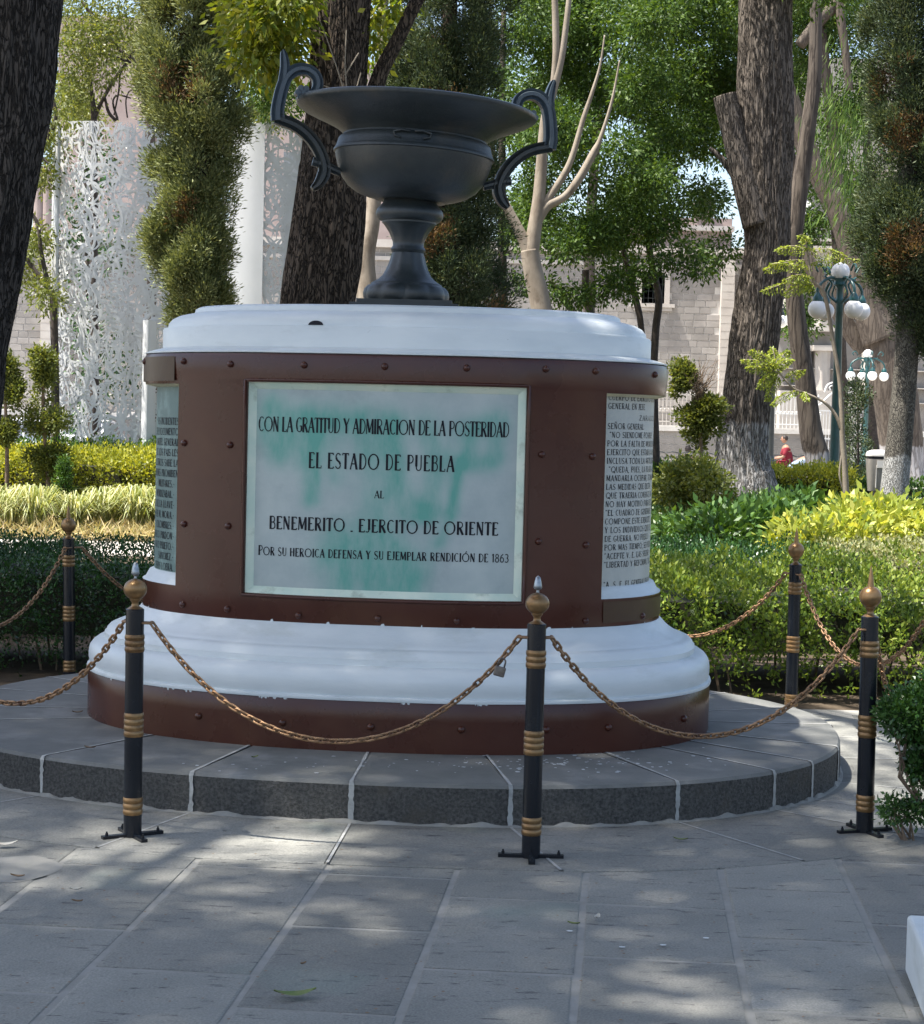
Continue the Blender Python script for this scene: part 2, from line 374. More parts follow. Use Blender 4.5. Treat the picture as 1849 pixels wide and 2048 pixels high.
for j in range(NJ):
    (t0, u0), (t1, u1) = joints[j], joints[(j+1) % NJ]
    if t1 < t0: t1 += 2*pi
    if u1 < u0: u1 += 2*pi
    g = .0055
    n = 10; V = []; Fc = []
    gt = g/1.9; gu = g/1.2
    prof = [(0, 0, .0), (0, 0, .055), (0, 0, .11), (0, 0, .150), (0.014, 0, .163), (.05, 0, .165), (.5, 0, .165), (1, 0, .165)]
    for k in range(n+1):
        f = k/n
        ta = t0+gt+(t1-t0-2*gt)*f; ua = u0+gu+(u1-u0-2*gu)*f
        ox, oy = STEP.at(ta); ix, iy = toW(PC, *se(1.36, .98, 2.26, ua))
        for (q, _, z) in prof:
            jit = 0 if z > .14 else random.uniform(-.004, .004)
            d = Vector((ix-ox, iy-oy)); dl = d.normalized()
            V.append((ox+d.x*q-dl.x*jit, oy+d.y*q-dl.y*jit, z if z else -.01))
    m = len(prof)
    for k in range(n):
        for i in range(m-1): Fc.append((k*m+i, (k+1)*m+i, (k+1)*m+i+1, k*m+i+1))
    Fc.append(tuple(range(m))[::-1]); Fc.append(tuple(range(n*m, n*m+m)))
    me = mesh('stone_block', V, Fc, M['basalt']); me.materials.append(M['basalt_rough'])
    for p in me.polygons:
        if p.center.z < .156: p.material_index = 1
    obj('stone_block', me, step)
mb = MB()
for (t0, u0) in joints:
    ox, oy = STEP.at(t0, 0); nx_, ny_ = STEP.at(t0, .1); nv = Vector((nx_-ox, ny_-oy, 0)).normalized(); tv = Vector((-nv.y, nv.x, 0))
    ix, iy = toW(PC, *se(1.44, 1.06, 2.26, u0)); o3 = Vector((ox, oy, 0)); i3 = Vector((ix, iy, .1668))
    rows = []
    for z in np.linspace(0, .150, 12): w = random.uniform(.007, .013); rows.append((o3+nv*.003+Vector((0, 0, z)), w))
    rows.append((o3-nv*.004+Vector((0, 0, .1645)), .009))
    for f in np.linspace(.03, 1, 8): q = Vector((ox, oy, .1668)).lerp(i3, f); rows.append((q, random.uniform(.0045, .0075)))
    V = []
    for p, w in rows: V += [p-tv*w, p+tv*w*random.uniform(.8, 1.2)]
    mb.add(V, [(2*i, 2*i+1, 2*i+3, 2*i+2) for i in range(len(rows)-1)])
mb.out('mortar_joint', M['mortar'], step, kind='stuff')
# ragged mortar skirt at the foot of the step
V = []; Fc = []; N = 700
for k in range(N):
    t = -pi+2*pi*k/N
    h = .007+.012*max(0, sin(t*23)*sin(t*57+1))+.005*random.random()
    for off, z in ((.020, -.002), (.016, .006), (.004, h), (-.01, h)):
        X, Y = STEP.at(t, off); V.append((X, Y, z))
for k in range(N):
    for i in range(3): Fc.append((k*4+i, ((k+1) % N)*4+i, ((k+1) % N)*4+i+1, k*4+i+1))
obj('mortar_skirt', mesh('mortar_skirt', V, Fc, M['mortar_dull']), step)

paving = sheet('plaza_paving', [(-30, -20), (30, -20), (30, 10.62), (-30, 10.62)], -.004, M['mortar_dull'])
# ring slabs round the step
ringo = []
for (x, y) in [(0, 1670), (163, 1693), (386, 1716), (650, 1729), (894, 1736), (1169, 1741), (1382, 1736), (1560, 1723), (1762, 1698)]:
    ringo.append(gp(x, y, 0))
rt = [inv_t(STEP.C, STEP.yaw, STEP.a, STEP.b, STEP.n, p.x, p.y) for p in ringo]
roff = []
for p, t in zip(ringo, rt):
    X, Y = STEP.at(t); roff.append(sqrt((p.x-X)**2+(p.y-Y)**2))
def ring_off(t): return float(np.interp(t, rt, roff)) if rt[0] < t < rt[-1] else (roff[0] if t < -pi/2 else roff[-1])
slab_ms = []
for j in range(NJ):
    (t0, _), (t1, _) = joints[j], joints[(j+1) % NJ]
    if t1 < t0: t1 += 2*pi
    n = 6; V = []; Fc = []
    for k in range(n+1):
        ta = t0+.003+(t1-t0-.006)*k/n
        tt = ta-2*pi if ta > pi else ta
        ax, ay = STEP.at(ta, -.05); bx, by = STEP.at(ta, ring_off(tt)*.995)
        cx, cy = STEP.at(ta, ring_off(tt)-.012)
        V += [(ax, ay, .004), (cx, cy, .004), (bx, by, .001), (bx, by, -.01)]
    for k in range(n):
        for i in range(3): Fc.append((k*4+i, k*4+i+1, (k+1)*4+i+1, (k+1)*4+i))
    o = obj('paving_slab', mesh('paving_slab', V, Fc, M['paving']), paving)
    V = [(v[0], v[1], v[2]) for v in V]
# radial pale mortar joints of the ring
mb = MB()
for (t0, _) in joints:
    ax, ay = STEP.at(t0, 0); bx, by = STEP.at(t0, ring_off(t0)-.01)
    a = Vector((ax, ay, 0)); b = Vector((bx, by, 0)); d = (b-a).normalized(); nrm = Vector((-d.y, d.x, 0))*.0055
    mb.add([a-nrm+Vector((0, 0, .0055)), a+nrm+Vector((0, 0, .0055)), b+nrm+Vector((0, 0, .0055)), b-nrm+Vector((0, 0, .0055))], [(0, 1, 2, 3)])
mb.out('pale_joint', M['mortar'], paving)
# columns of slabs
th = radians(5.0)
P0 = gp(914, 1744); dirv = Vector((sin(th), cos(th), 0)); perp = Vector((cos(th), -sin(th), 0))
cols_px = [(400, 1715), (650, 1744), (914, 1744), (1174, 1749), (1443, 1739), (1676, 1718)]
offs = [(gp(*c)-P0).dot(perp) for c in cols_px]
cut_px = {0: [(270, 1861), (110, 1988)], 1: [(480, 1733), (350, 1942)], 2: [(715, 1856), (640, 2023)], 3: [(1040, 1945), ],
          4: [(1300, 1812), (1290, 1918)], 5: [(1580, 1781), (1600, 1880), (1650, 2028)], 6: [(1790, 1850), ]}
wcol = (offs[-1]-offs[0])/5
edges = [offs[0]-wcol*k for k in range(9, 0, -1)]+offs+[offs[-1]+wcol*k for k in range(1, 9)]
def slab(x0, x1, y0, y1):
    g = .012; V = []; j = lambda: random.uniform(-.004, .004)
    hz = random.uniform(-.0008, .0008)
    for ins, z in ((0, -.01), (0, -.0026), (.006, -.0008+hz)):
        for (a, b) in ((x0+g+ins, y0+g+ins), (x1-g-ins, y0+g+ins), (x1-g-ins, y1-g-ins), (x0+g+ins, y1-g-ins)):
            p = P0+perp*(a+j())+dirv*(b+j()); V.append((p.x, p.y, z))
    Fc = [(8, 9, 10, 11)]
    for r in (0, 4):
        for k in range(4): Fc.append((r+k, r+(k+1) % 4, r+4+(k+1) % 4, r+4+k))
    obj('paving_slab', mesh('paving_slab', V, Fc, M['paving']), paving)
for ci in range(len(edges)-1):
    x0, x1 = edges[ci], edges[ci+1]
    key = ci-8
    cuts = [(gp(*c)-P0).dot(dirv) for c in cut_px.get(key, [])]
    cuts.sort()
    if not cuts: cuts = [random.uniform(-1.2, -.2)]
    lo = cuts[0]; 
    while lo > -4.6:
        lo -= random.uniform(.55, .95); cuts.insert(0, lo)
    hi = cuts[-1]
    while hi < 3.6:
        hi += random.uniform(.6, .95); cuts.append(hi)
    for a, b in zip(cuts[:-1], cuts[1:]):
        cx, cy = P0+perp*((x0+x1)/2)+dirv*((a+b)/2), 0
        # slabs wholly under the oval step are not laid
        u = (cx.x-STEP.C[0])/(STEP.a-.3); v = (cx.y-STEP.C[1])/(STEP.b-.3)
        if u*u+v*v < .7: continue
        slab(x0, x1, a, b)
# oval cement patches in the paving
for (x, y, rx, ry) in [(20, 1738, .17, .19)]:
    c = gp(x, y); V = [(c.x+rx*cos(t)*(1+.05*sin(3*t)), c.y+ry*sin(t)*(1+.06*cos(5*t)), .0008) for t in np.linspace(0, 2*pi, 40)[:-1]]
    obj('cement_patch', mesh('cement_patch', V, [tuple(range(len(V)))], M['patch']), paving)

# ---------------------------------------------------------------- pedestal
ped = thing('monument_pedestal', 'large brown and white painted oval pedestal with inscribed panels standing on the basalt step', 'pedestal', (0, 0, 0))
a0, b0 = BODY.a, BODY.b
def part(name, prof, m, captop=False, wob=.0006, N=160, sharp=40):
    V, Fc = loft(PC, a0, b0, 2.26, prof, N, YAW, captop, wob)
    return obj(name, mesh(name, V, Fc, m, True, sharp), ped)
part('base_band', [(.242, .160), (.242, .20), (.242, .30), (.242, .376), (.238, .381), (.1, .381)], M['brown'])
torus = [(.246, .379), (.248, .386), (.246, .394), (.232, .399), (.236, .410), (.2400, .43), (.2405, .455), (.236, .48), (.222, .500), (.202, .514), (.184, .519), (.170, .520), (.169, .545), (.163, .549), (.158, .562), (.146, .575), (.128, .583), (.112, .585), (.108, .589), (.085, .600), (.055, .618), (.030, .640), (.012, .660), (.0, .672), (-.02, .673)]
part('base_moulding', torus, M['white'], N=200)
cap = [(-.02, 1.836), (.004, 1.841), (.004, 1.847), (-.03, 1.858), (-.066, 1.867), (-.074, 1.870), (-.074, 1.955), (-.078, 1.962), (-.086, 1.963), (-.096, 1.964), (-.100, 1.985), (-.118, 2.006), (-.148, 2.022), (-.190, 2.032), (-.212, 2.035), (-.218, 2.040), (-.222, 2.056), (-.236, 2.064), (-.30, 2.070), (-.5, 2.075)]
part('cap_moulding', cap, M['white'], captop=True, N=200)
# brown body with window-like openings
BZ0, BZ1 = .670, 1.836
PZ0, PZ1 = .790, 1.712
SZ0, SZ1 = .795, 1.700
aL = BODY.find_arc(495, 1.65); aR = BODY.find_arc(1054, 1.65)
sR = BODY.find_arc(1214, 1.65); sL = BODY.find_arc(358, 1.65)
half = BODY.per/2
sR2 = half-sR; sL2 = -half-sL     # mirrored to the back of the pedestal
bk0, bk1 = half-aR, half-aL       # back panel opening
openings = [(aL, aR, PZ0, PZ1), (sR, sR2, SZ0, SZ1), (sL2, sL, SZ0, SZ1), (bk0, bk1, PZ0, PZ1)]
arcs = list(np.linspace(-half, half, 241)[:-1])
for o4 in openings:
    for v in o4[:2]:
        v = (v+half) % (2*half)-half
        arcs = [q for q in arcs if abs(q-v) > .012]; arcs.append(v)
arcs.sort(); NA = len(arcs)
zs = [BZ0, .678, PZ0, SZ0, 1.2, SZ1, PZ1, 1.815, BZ1]
zoff = [-.003, .0, 0, 0, 0, 0, .003, .010, .002]
def inside(am, zm, O):
    s0, s1, z0, z1 = O
    if not (z0 < zm < z1): return False
    for k in (-1, 0, 1):
        if s0 < am+k*2*half < s1: return True
    return False
V = []; Fc = []
for i, z in enumerate(zs):
    for a in arcs:
        X, Y = BODY.arc(a, zoff[i]); V.append((X, Y, z))
for i in range(len(zs)-1):
    zm = (zs[i]+zs[i+1])/2
    for k in range(NA):
        a1 = arcs[(k+1) % NA]; a_ = arcs[k]
        if a1 < a_: a1 += 2*half
        if any(inside((a_+a1)/2, zm, O) for O in openings): continue
        Fc.append((i*NA+k, i*NA+(k+1) % NA, (i+1)*NA+(k+1) % NA, (i+1)*NA+k))
obj('body_frame', mesh('body_frame', V, Fc, M['brown'], True, 40), ped)
def strip(rows, name, m, parent=ped, smooth=True):
    n = len(rows[0]); V = [p for r in rows for p in r]; Fc = []
    for i in range(len(rows)-1):
        for k in range(n-1): Fc.append((i*n+k, i*n+k+1, (i+1)*n+k+1, (i+1)*n+k))
    return obj(name, mesh(name, V, Fc, m, smooth, 40), parent)
def P3(a, off, z): X, Y = BODY.arc(a, off); return (X, Y, z)
def rect_loop(s0, s1, z0, z1, off, n=24):
    L = [P3(a, off, z0) for a in np.linspace(s0, s1, n)]
    L += [P3(s1, off, z) for z in np.linspace(z0, z1, 8)[1:]]
    L += [P3(a, off, z1) for a in np.linspace(s1, s0, n)[1:]]
    L += [P3(s0, off, z) for z in np.linspace(z1, z0, 8)[1:]]
    return L
def opening(O, rim_w, rimmat, depth, brown_d=.012):
    s0, s1, z0, z1 = O
    strip([rect_loop(s0, s1, z0, z1, .001), rect_loop(s0, s1, z0, z1, -brown_d)], 'reveal', M['brown'])
    strip([rect_loop(s0, s1, z0, z1, -brown_d), rect_loop(s0+.004, s1-.004, z0+.004, z1-.004, -brown_d-.001),
           rect_loop(s0+rim_w, s1-rim_w, z0+rim_w, z1-rim_w, -depth), rect_loop(s0+rim_w, s1-rim_w, z0+rim_w, z1-rim_w, -depth-.01)], 'panel_rim', rimmat)
for O, rm in ((openings[0], M['rim']), (openings[3], M['rim'])):
    opening(O, .030, rm, .036)
    mb = MB(); L = rect_loop(O[0]-.009, O[1]+.009, O[2]-.009, O[3]+.009, .002, 40); mb.tube(L, .0085, 6, cap=False)
    mb.out('bead_moulding', M['brown'], ped, smooth=True)
for O in openings[1:3]:
    s0, s1, z0, z1 = O; d = .052
    strip([[P3(a, .002, z1) for a in np.linspace(s0, s1, 60)], [P3(a, -d, z1-.012) for a in np.linspace(s0, s1, 60)]], 'top_reveal', M['cream'])
    strip([[P3(a, .001, z0) for a in np.linspace(s0, s1, 60)], [P3(a, -.012, z0+.006) for a in np.linspace(s0, s1, 60)], [P3(a, -.030, z0+.040) for a in np.linspace(s0, s1, 60)], [P3(a, -d, z0+.050) for a in np.linspace(s0, s1, 60)]], 'sill', M['white'])
    for s in (s0, s1):
        e = .004 if s == s0 else -.004
        strip([[P3(s, .001, z) for z in np.linspace(z0, z1, 6)], [P3(s+e, -d, z) for z in np.linspace(z0, z1, 6)]], 'side_reveal', M['cream'])
# panels
def capsule(u, v, A, B, r):
    ax, ay = A; bx, by = B; dx, dy = bx-ax, by-ay; q = ((u-ax)*dx+(v-ay)*dy)/(dx*dx+dy*dy+1e-9); q = np.clip(q, 0, 1)
    return np.exp(-(((u-ax-q*dx)**2+((v-ay-q*dy)*.75)**2)/r**2))
STAINS = [((.06, .10), (.09, .30), .045, .7), ((.05, .22), (.12, .28), .05, .5), ((.10, .13), (.22, .18), .04, .6), ((.22, .14), (.52, .17), .045, .75), ((.24, .18), (.24, .55), .022, .9), ((.20, .2), (.21, .56), .02, .5),
          ((.28, .2), (.32, .42), .04, .45), ((.45, .16), (.46, .28), .04, .7), ((.54, .16), (.54, .50), .03, .55), ((.54, .30), (.60, .58), .03, .75), ((.60, .60), (.68, .60), .035, .85), ((.68, .58), (.70, .34), .03, .65), ((.66, .18), (.72, .33), .045, .6),
          ((.78, .35), (.76, .60), .02, .85), ((.76, .60), (.72, .75), .018, .5), ((.80, .18), (.92, .14), .035, .6), ((.82, .18), (.82, .34), .025, .75), ((.82, .34), (.90, .34), .03, .7), ((.92, .14), (.92, .30), .03, .6),
          ((.46, .28), (.50, .98), .05, .55), ((.36, .76), (.38, .99), .07, .75), ((.30, .84), (.48, .85), .05, .5), ((.52, .80), (.54, .99), .06, .9), ((.60, .84), (.62, .97), .04, .6), ((.15, .24), (.18, .36), .03, .4), ((.50, .90), (.56, .97), .05, .6), ((.70, .76), (.66, .9), .03, .3)]
def panel(O, ins_w, depth, name, m, stains, nu=120, nv=80, label=None):
    s0, s1, z0, z1 = O; s0 += ins_w; s1 -= ins_w; z0 += ins_w; z1 -= ins_w
    V = []; Fc = []; st = []
    for i in range(nv+1):
        for k in range(nu+1):
            u = k/nu; v = i/nv; V.append(P3(s0+(s1-s0)*u, -depth, z1+(z0-z1)*v))
            q = 1.0
            if stains:
                for A, B, r, w in STAINS: q *= 1-w*.92*float(capsule(u, v, A, B, r*1.35))
                q = (1-q)
            else: q = 0
            st.append(min(1, q*1.3))
    for i in range(nv):
        for k in range(nu): Fc.append(((i+1)*(nu+1)+k, (i+1)*(nu+1)+k+1, i*(nu+1)+k+1, i*(nu+1)+k))
    me = mesh(name, V, Fc, m, True); at = me.attributes.new('stain', 'FLOAT', 'POINT'); at.data.foreach_set('value', st)
    return obj(name, me, ped, label=label)
panel(openings[0], .030, .036, 'inscription_panel', M['panel'], True, label='front cement panel with green stains and black lettering')
panel(openings[3], .030, .036, 'inscription_panel', M['panel'], False, 30, 10)
panel((sR, sR2, SZ0, SZ1), .0, .052, 'side_panel', M['sidewhite'], False, 60, 4, label='white side panel full of black lettering')
panel((sL2, sL, SZ0, SZ1), .0, .052, 'side_panel', M['sidepanel'], False, 60, 4, label='grey green side panel with names')
# old olive brown paint on the band under the side panel and over it
for (s0, s1, z0, z1, nm) in [(sR+.01, sR2-.01, .690, SZ0-.012, 'worn_band'), (sL2+.02, sL-.02, SZ1+.012, 1.822, 'worn_band')]:
    nz = 3
    strip([[P3(a, .0042 if z < 1 else .012, z) for a in np.linspace(s0, s1, 60)] for z in np.linspace(z0, z1, nz)], nm, M['oldbrown'])

mb = MB(); ca = BODY.find_arc(618, 1.97)
V = [P3(ca+.036*cos(a), -.095-.004*sin(a), 1.9655+.020*sin(a)) for a in np.linspace(0, pi, 12)]; mb.add(V, [tuple(range(12))]); mb.out('drain_hole', M['letter'], ped)
# ---------------------------------------------------------------- lettering
T_, N_ = .175, .085
def arcp(cx, cy, rx, ry, a0, a1, n=10):
    return [(cx+rx*cos(radians(a)), cy+ry*sin(radians(a))) for a in np.linspace(a0, a1, n)]
G = {}
G['A'] = (.58, [(N_, [(.03, 0), (.30, 1)]), (T_, [(.29, 1), (.52, 0)]), (N_, [(.12, .34), (.42, .34)]), (N_, [(0, .02), (.1, .02)]), (N_, [(.44, .02), (.6, .02)])])
G['B'] = (.5, [(T_, [(.1, 0), (.1, 1)]), (N_, [(.02, .97), (.28, .97)]+arcp(.28, .75, .15, .22, 80, -80, 6)+[(.1, .53)]), (N_, [(.28, .53)]+arcp(.28, .28, .19, .25, 80, -80, 7)+[(.02, .03)])])
G['C'] = (.52, [(N_, arcp(.30, .5, .27, .47, 50, 310, 14)), (T_*.8, arcp(.30, .5, .25, .45, 140, 220, 6))])
G['D'] = (.56, [(T_, [(.1, 0), (.1, 1)]), (N_, [(.02, .97), (.22, .97)]+arcp(.22, .5, .30, .47, 85, -85, 10)+[(.02, .03)])])
G['E'] = (.46, [(T_, [(.1, 0), (.1, 1)]), (N_, [(.02, .97), (.42, .97)]), (N_, [(.1, .52), (.34, .52)]), (N_, [(.02, .03), (.44, .03)]), (N_, [(.42, .97), (.42, .86)]), (N_, [(.44, .03), (.44, .14)])])
G['F'] = (.44, [(T_, [(.1, 0), (.1, 1)]), (N_, [(.02, .97), (.42, .97)]), (N_, [(.1, .52), (.34, .52)]), (N_, [(.02, .03), (.2, .03)])])
G['G'] = (.56, [(N_, arcp(.31, .5, .28, .47, 50, 330, 14)), (T_*.8, arcp(.30, .5, .25, .45, 140, 220, 6)), (N_, [(.34, .42), (.56, .42)]), (T_*.8, [(.5, .42), (.5, .1)])])
G['H'] = (.58, [(T_, [(.1, 0), (.1, 1)]), (T_, [(.48, 0), (.48, 1)]), (N_, [(.1, .52), (.48, .52)])])
G['I'] = (.22, [(T_, [(.11, 0), (.11, 1)]), (N_, [(.02, .97), (.2, .97)]), (N_, [(.02, .03), (.2, .03)])])
G['J'] = (.34, [(T_, [(.24, 1), (.24, .2)]), (N_, [(.24, .22), (.2, .06), (.1, .02), (.0, .06)]), (N_, [(.12, .97), (.34, .97)])])
G['L'] = (.44, [(T_, [(.1, 0), (.1, 1)]), (N_, [(.02, .03), (.42, .03), (.42, .18)]), (N_, [(.02, .97), (.2, .97)])])
G['M'] = (.70, [(N_, [(.06, 0), (.1, 1)]), (T_, [(.1, 1), (.34, .1)]), (N_, [(.34, .1), (.58, 1)]), (T_, [(.6, 1), (.62, 0)])])
G['N'] = (.58, [(N_, [(.08, 0), (.08, 1)]), (T_, [(.08, 1), (.48, 0)]), (N_, [(.48, 0), (.48, 1)]), (N_, [(.4, .97), (.56, .97)])])
G['O'] = (.86, [(N_*1.15, arcp(.43, .5, .38, .47, 0, 360, 22)), (T_*.75, arcp(.43, .5, .37, .45, 150, 210, 6)), (T_*.75, arcp(.43, .5, .37, .45, -30, 30, 6))])
G['P'] = (.48, [(T_, [(.1, 0), (.1, 1)]), (N_, [(.02, .97), (.26, .97)]+arcp(.26, .73, .19, .24, 80, -80, 7)+[(.1, .48)]), (N_, [(.02, .03), (.2, .03)])])
G['Q'] = (.80, G['O'][1]+[(T_, [(.45, .2), (.75, -.1)])])
G['R'] = (.54, [(T_, [(.1, 0), (.1, 1)]), (N_, [(.02, .97), (.26, .97)]+arcp(.26, .75, .18, .22, 80, -80, 7)+[(.1, .52)]), (T_, [(.24, .52), (.48, 0)])])
G['S'] = (.46, [(N_, arcp(.24, .74, .18, .23, 30, 180, 8)), (T_*.85, [(.07, .72), (.14, .56), (.34, .42), (.4, .28)]), (N_, arcp(.22, .26, .19, .23, 0, -160, 8))])
G['T'] = (.46, [(T_, [(.23, 0), (.23, 1)]), (N_*1.1, [(.0, .86), (.0, .97), (.46, .97), (.46, .86)])])
G['U'] = (.54, [(T_, [(.1, 1), (.1, .28)]), (N_, [(.1, .3)]+arcp(.28, .24, .18, .21, 180, 360, 8)+[(.46, 1)]), (N_, [(.02, .97), (.18, .97)])])
G['V'] = (.56, [(T_, [(.06, 1), (.28, 0)]), (N_, [(.28, 0), (.52, 1)])])
G['X'] = (.5, [(T_, [(.06, 1), (.44, 0)]), (N_, [(.06, 0), (.44, 1)])])
G['Y'] = (.52, [(T_, [(.04, 1), (.26, .5)]), (N_, [(.26, .5), (.5, 1)]), (T_, [(.26, .52), (.26, 0)])])
G['Z'] = (.5, [(N_, [(.04, .97), (.46, .97)]), (T_, [(.42, .95), (.08, .05)]), (N_, [(.04, .03), (.46, .03)])])
G['Ñ'] = (.58, G['N'][1]+[(N_*1.3, [(.12, 1.14), (.22, 1.22), (.34, 1.14), (.46, 1.22)])])
G['Ó'] = (.86, G['O'][1]+[(N_*1.3, [(.40, 1.06), (.54, 1.24)])])
G['1'] = (.30, [(T_*.8, [(.18, 0), (.18, 1)]), (N_, [(.04, .82), (.18, .98)])])
G['8'] = (.5, [(N_*1.2, arcp(.25, .74, .16, .22, 0, 360, 14)), (N_*1.3, arcp(.25, .27, .2, .25, 0, 360, 14))])
G['6'] = (.5, [(N_*1.3, arcp(.25, .3, .2, .27, 0, 360, 14)), (N_*1.3, [(.05, .32), (.12, .7), (.38, .98)])])
G['3'] = (.46, [(N_*1.3, arcp(.2, .74, .18, .22, 140, -80, 9)), (N_*1.3, arcp(.2, .27, .21, .25, 80, -140, 9))])
G['.'] = (.2, [(T_, [(.1, .0), (.1, .1)])]); G['-'] = (.3, [(N_*1.3, [(.05, .45), (.25, .45)])])
G[','] = (.2, [(T_*.8, [(.12, .08), (.06, -.14)])]); G[':'] = (.2, [(T_, [(.1, .1), (.1, .2)]), (T_, [(.1, .6), (.1, .7)])])
G[';'] = (.2, [(T_*.8, [(.12, .08), (.06, -.14)]), (T_, [(.1, .6), (.1, .7)])]); G['"'] = (.3, [(N_*1.4, [(.1, 1), (.06, .8)]), (N_*1.4, [(.22, 1), (.18, .8)])])
G[' '] = (.26, [])
def write(text, S, s_start, s_end, zbase, h, off, parent, track=.10, first_big=1.0, align='fit', hw=None, name='inscription_line'):
    # s runs along the wall; every letter keeps the tall narrow strokes of the hand painted original
    adv = []; x = 0
    for i, ch in enumerate(text):
        w = G[ch][0]; k = first_big if (i == 0 or (i and text[i-1] == ' ' and first_big > 1 and i > 0 and False)) else 1
        adv.append((ch, x, k)); x += w*k+track
    tot = x-track
    if align == 'fit': sx = (s_end-s_start)/tot; x0 = s_start
    else: sx = hw; x0 = s_start if align == 'left' else s_end-tot*sx
    mb = MB()
    for ch, ax, k in adv:
        for wd, pts in G[ch][1]:
            n = len(pts)
            Q = [(x0+(ax+p[0]*k)*sx, zbase+p[1]*h*k) for p in pts]
            wx = wd*min(sx, h)*k/2; wz = wd*min(sx, h)*k/2
            if wd >= .1: wx = max(wx, wd*h*.36)
            L_ = []; R_ = []
            for i in range(n):
                ax_, az_ = Q[max(i-1, 0)]; bx_, bz_ = Q[min(i+1, n-1)]
                dx, dz = bx_-ax_, bz_-az_; l = sqrt(dx*dx+dz*dz) or 1; nx, nz = -dz/l, dx/l
                L_.append((Q[i][0]+nx*wx, Q[i][1]+nz*wz)); R_.append((Q[i][0]-nx*wx, Q[i][1]-nz*wz))
            V = []
            for (a, z) in L_: V.append(P3(a, off, z))
            for (a, z) in R_: V.append(P3(a, off, z))
            mb.add(V, [(i, i+1, n+i+1, n+i) for i in range(n-1)])
    return mb.out(name, M['letter'], parent)
O = openings[0]; sw = O[1]-O[0]; zh = O[3]-O[2]
def vz(v): return O[3]-v*zh
off = -.036+.0016
for text, u0, u1, va, vb, tr in [('CON LA GRATITUD Y ADMIRACION DE LA POSTERIDAD', .034, .945, .162, .233, .03),
                                ('EL ESTADO DE PUEBLA', .230, .752, .325, .400, .12), ('AL', .471, .505, .497, .532, .05),
                                ('BENEMERITO . EJERCITO DE ORIENTE', .084, .914, .632, .694, .09), ('POR SU HEROICA DEFENSA Y SU EJEMPLAR RENDICIÓN DE 1863', .042, .955, .780, .820, .09)]:
    write(text, None, O[0]+u0*sw, O[0]+u1*sw, vz(vb), vz(va)-vz(vb), off, ped, tr, 1.15 if text[0] == 'P' else 1.0)
RT = ['CUERPO DE EJERCITO DE ORIENTE', 'GENERAL EN JEFE', None, 'SEÑOR GENERAL:', ' "NO SIENDOME POSIBLE', 'POR LA FALTA DE MUNICIONES', 'EJERCITO QUE ESTABA A MIS', 'INCLUSA TODA LA ARTILLERIA', ' "QUEDA, PUES, LA PLAZA A', 'MANDARLA OCUPAR, TOMANDO', 'LAS MEDIDAS QUE DICTA', 'QUE TRAERIA CONSIGO UN', 'NO HAY MOTIVO PARA ELLO', '"EL CUADRO DE GENERALES', 'COMPONE ESTE EJERCITO', 'Y LOS INDIVIDUOS QUE LO', 'DE GUERRA. NO PUEDO', 'POR MAS TIEMPO; SE PUEDE', '"ACEPTE V. E. LAS SEGURI', '"LIBERTAD Y REFORMA, CUA', None, '"A. S. E. EL GENERAL EN JEFE', 'EJERCITO FRANCES-EN']
ztop = 1.672; dz = .0385; offs_ = -.052+.0016
for i, t in enumerate(RT):
    if i == 2: write('ZARAGOZA', None, sR+.30, sR+.62, ztop-dz*2.25, .023, offs_, ped, .1)
    if not t: continue
    zz = ztop-i*dz-(.012 if i > 2 else 0)-(0.012 if i > 19 else 0)
    write(t, None, sR+.055, 0, zz, .026, offs_, ped, .12, 1.0, 'left', .036)
LT = ['SUS INCIDENTES', 'ESTE DOCUMENTO', 'CUARTEL GENERAL', 'DE LOS PAIS LES', 'NOSOTROS SABE LA', 'ORDENES PROHIBEN', 'MILITARES.-', 'MENDIZABAL.-', 'IGNACIO DE LA LLAVE-', 'JOSE M. MORA.-', 'COLOMBRES.-', 'FRANCISCO PIRDON-', 'NICO PRIETO.-', 'SANCHEZ.-', 'JESUS LOERA.']
for i, t in enumerate(LT):
    write(t, None, 0, sL-.07-(.03 if i > 5 else 0), 1.515-i*.0475, .032, offs_, ped, .12, 1.0, 'right', .036)

# ---------------------------------------------------------------- rivets
mb = MB(); mb.lathe([(.015, -.003), (.0155, .003), (.0135, .009), (.009, .0135), (.004, .0155), (.001, .016)], 14)
rivet_me = mesh('rivet', mb.V, mb.F, M['brown'], True, 60)
def rivet(arc, z, ov=BODY, off=0.0, s=1.0):
    X, Y = ov.arc(arc, off); nrm = ov.normal(arc)
    o = obj('rivet', rivet_me, ped, (X, Y, z), nrm.to_track_quat('Z', 'Y').to_euler()); o.scale = (s, s, s)
for x, y in [(295, 723), (371, 722), (464, 728), (610, 730), (770, 733), (934, 736), (1091, 738), (1190, 742), (1307, 749), (366, 1209), (455, 1218), (598, 1231), (755, 1237), (913, 1242), (1172, 1242), (1284, 1232),
             (369, 886), (461, 890), (369, 1048), (457, 1052), (1084, 909), (1185, 913), (1077, 1083), (1172, 1090), (1040, 1243)]:
    a = None
    for it in range(3):
        z = 1.2 if a is None else dp(x, y, BODY.arc(a)[1]).z
        a = BODY.find_arc(x, z)
    z = dp(x, y, BODY.arc(a)[1]).z
    if x == 1040: continue
    rivet(a, z, BODY, .008 if z > 1.74 else .0005)
BASE = Oval(PC, a0+.242, b0+.242, 2.26)
for x, y in [(187, 1345), (398, 1432), (566, 1445), (742, 1452), (923, 1460), (1093, 1460), (1217, 1453), (1368, 1441)]:
    a = None
    for it in range(3):
        z = .28 if a is None else dp(x, y, BASE.arc(a)[1]).z
        a = BASE.find_arc(x, z)
    rivet(a, .272, BASE, 0, 1.05)
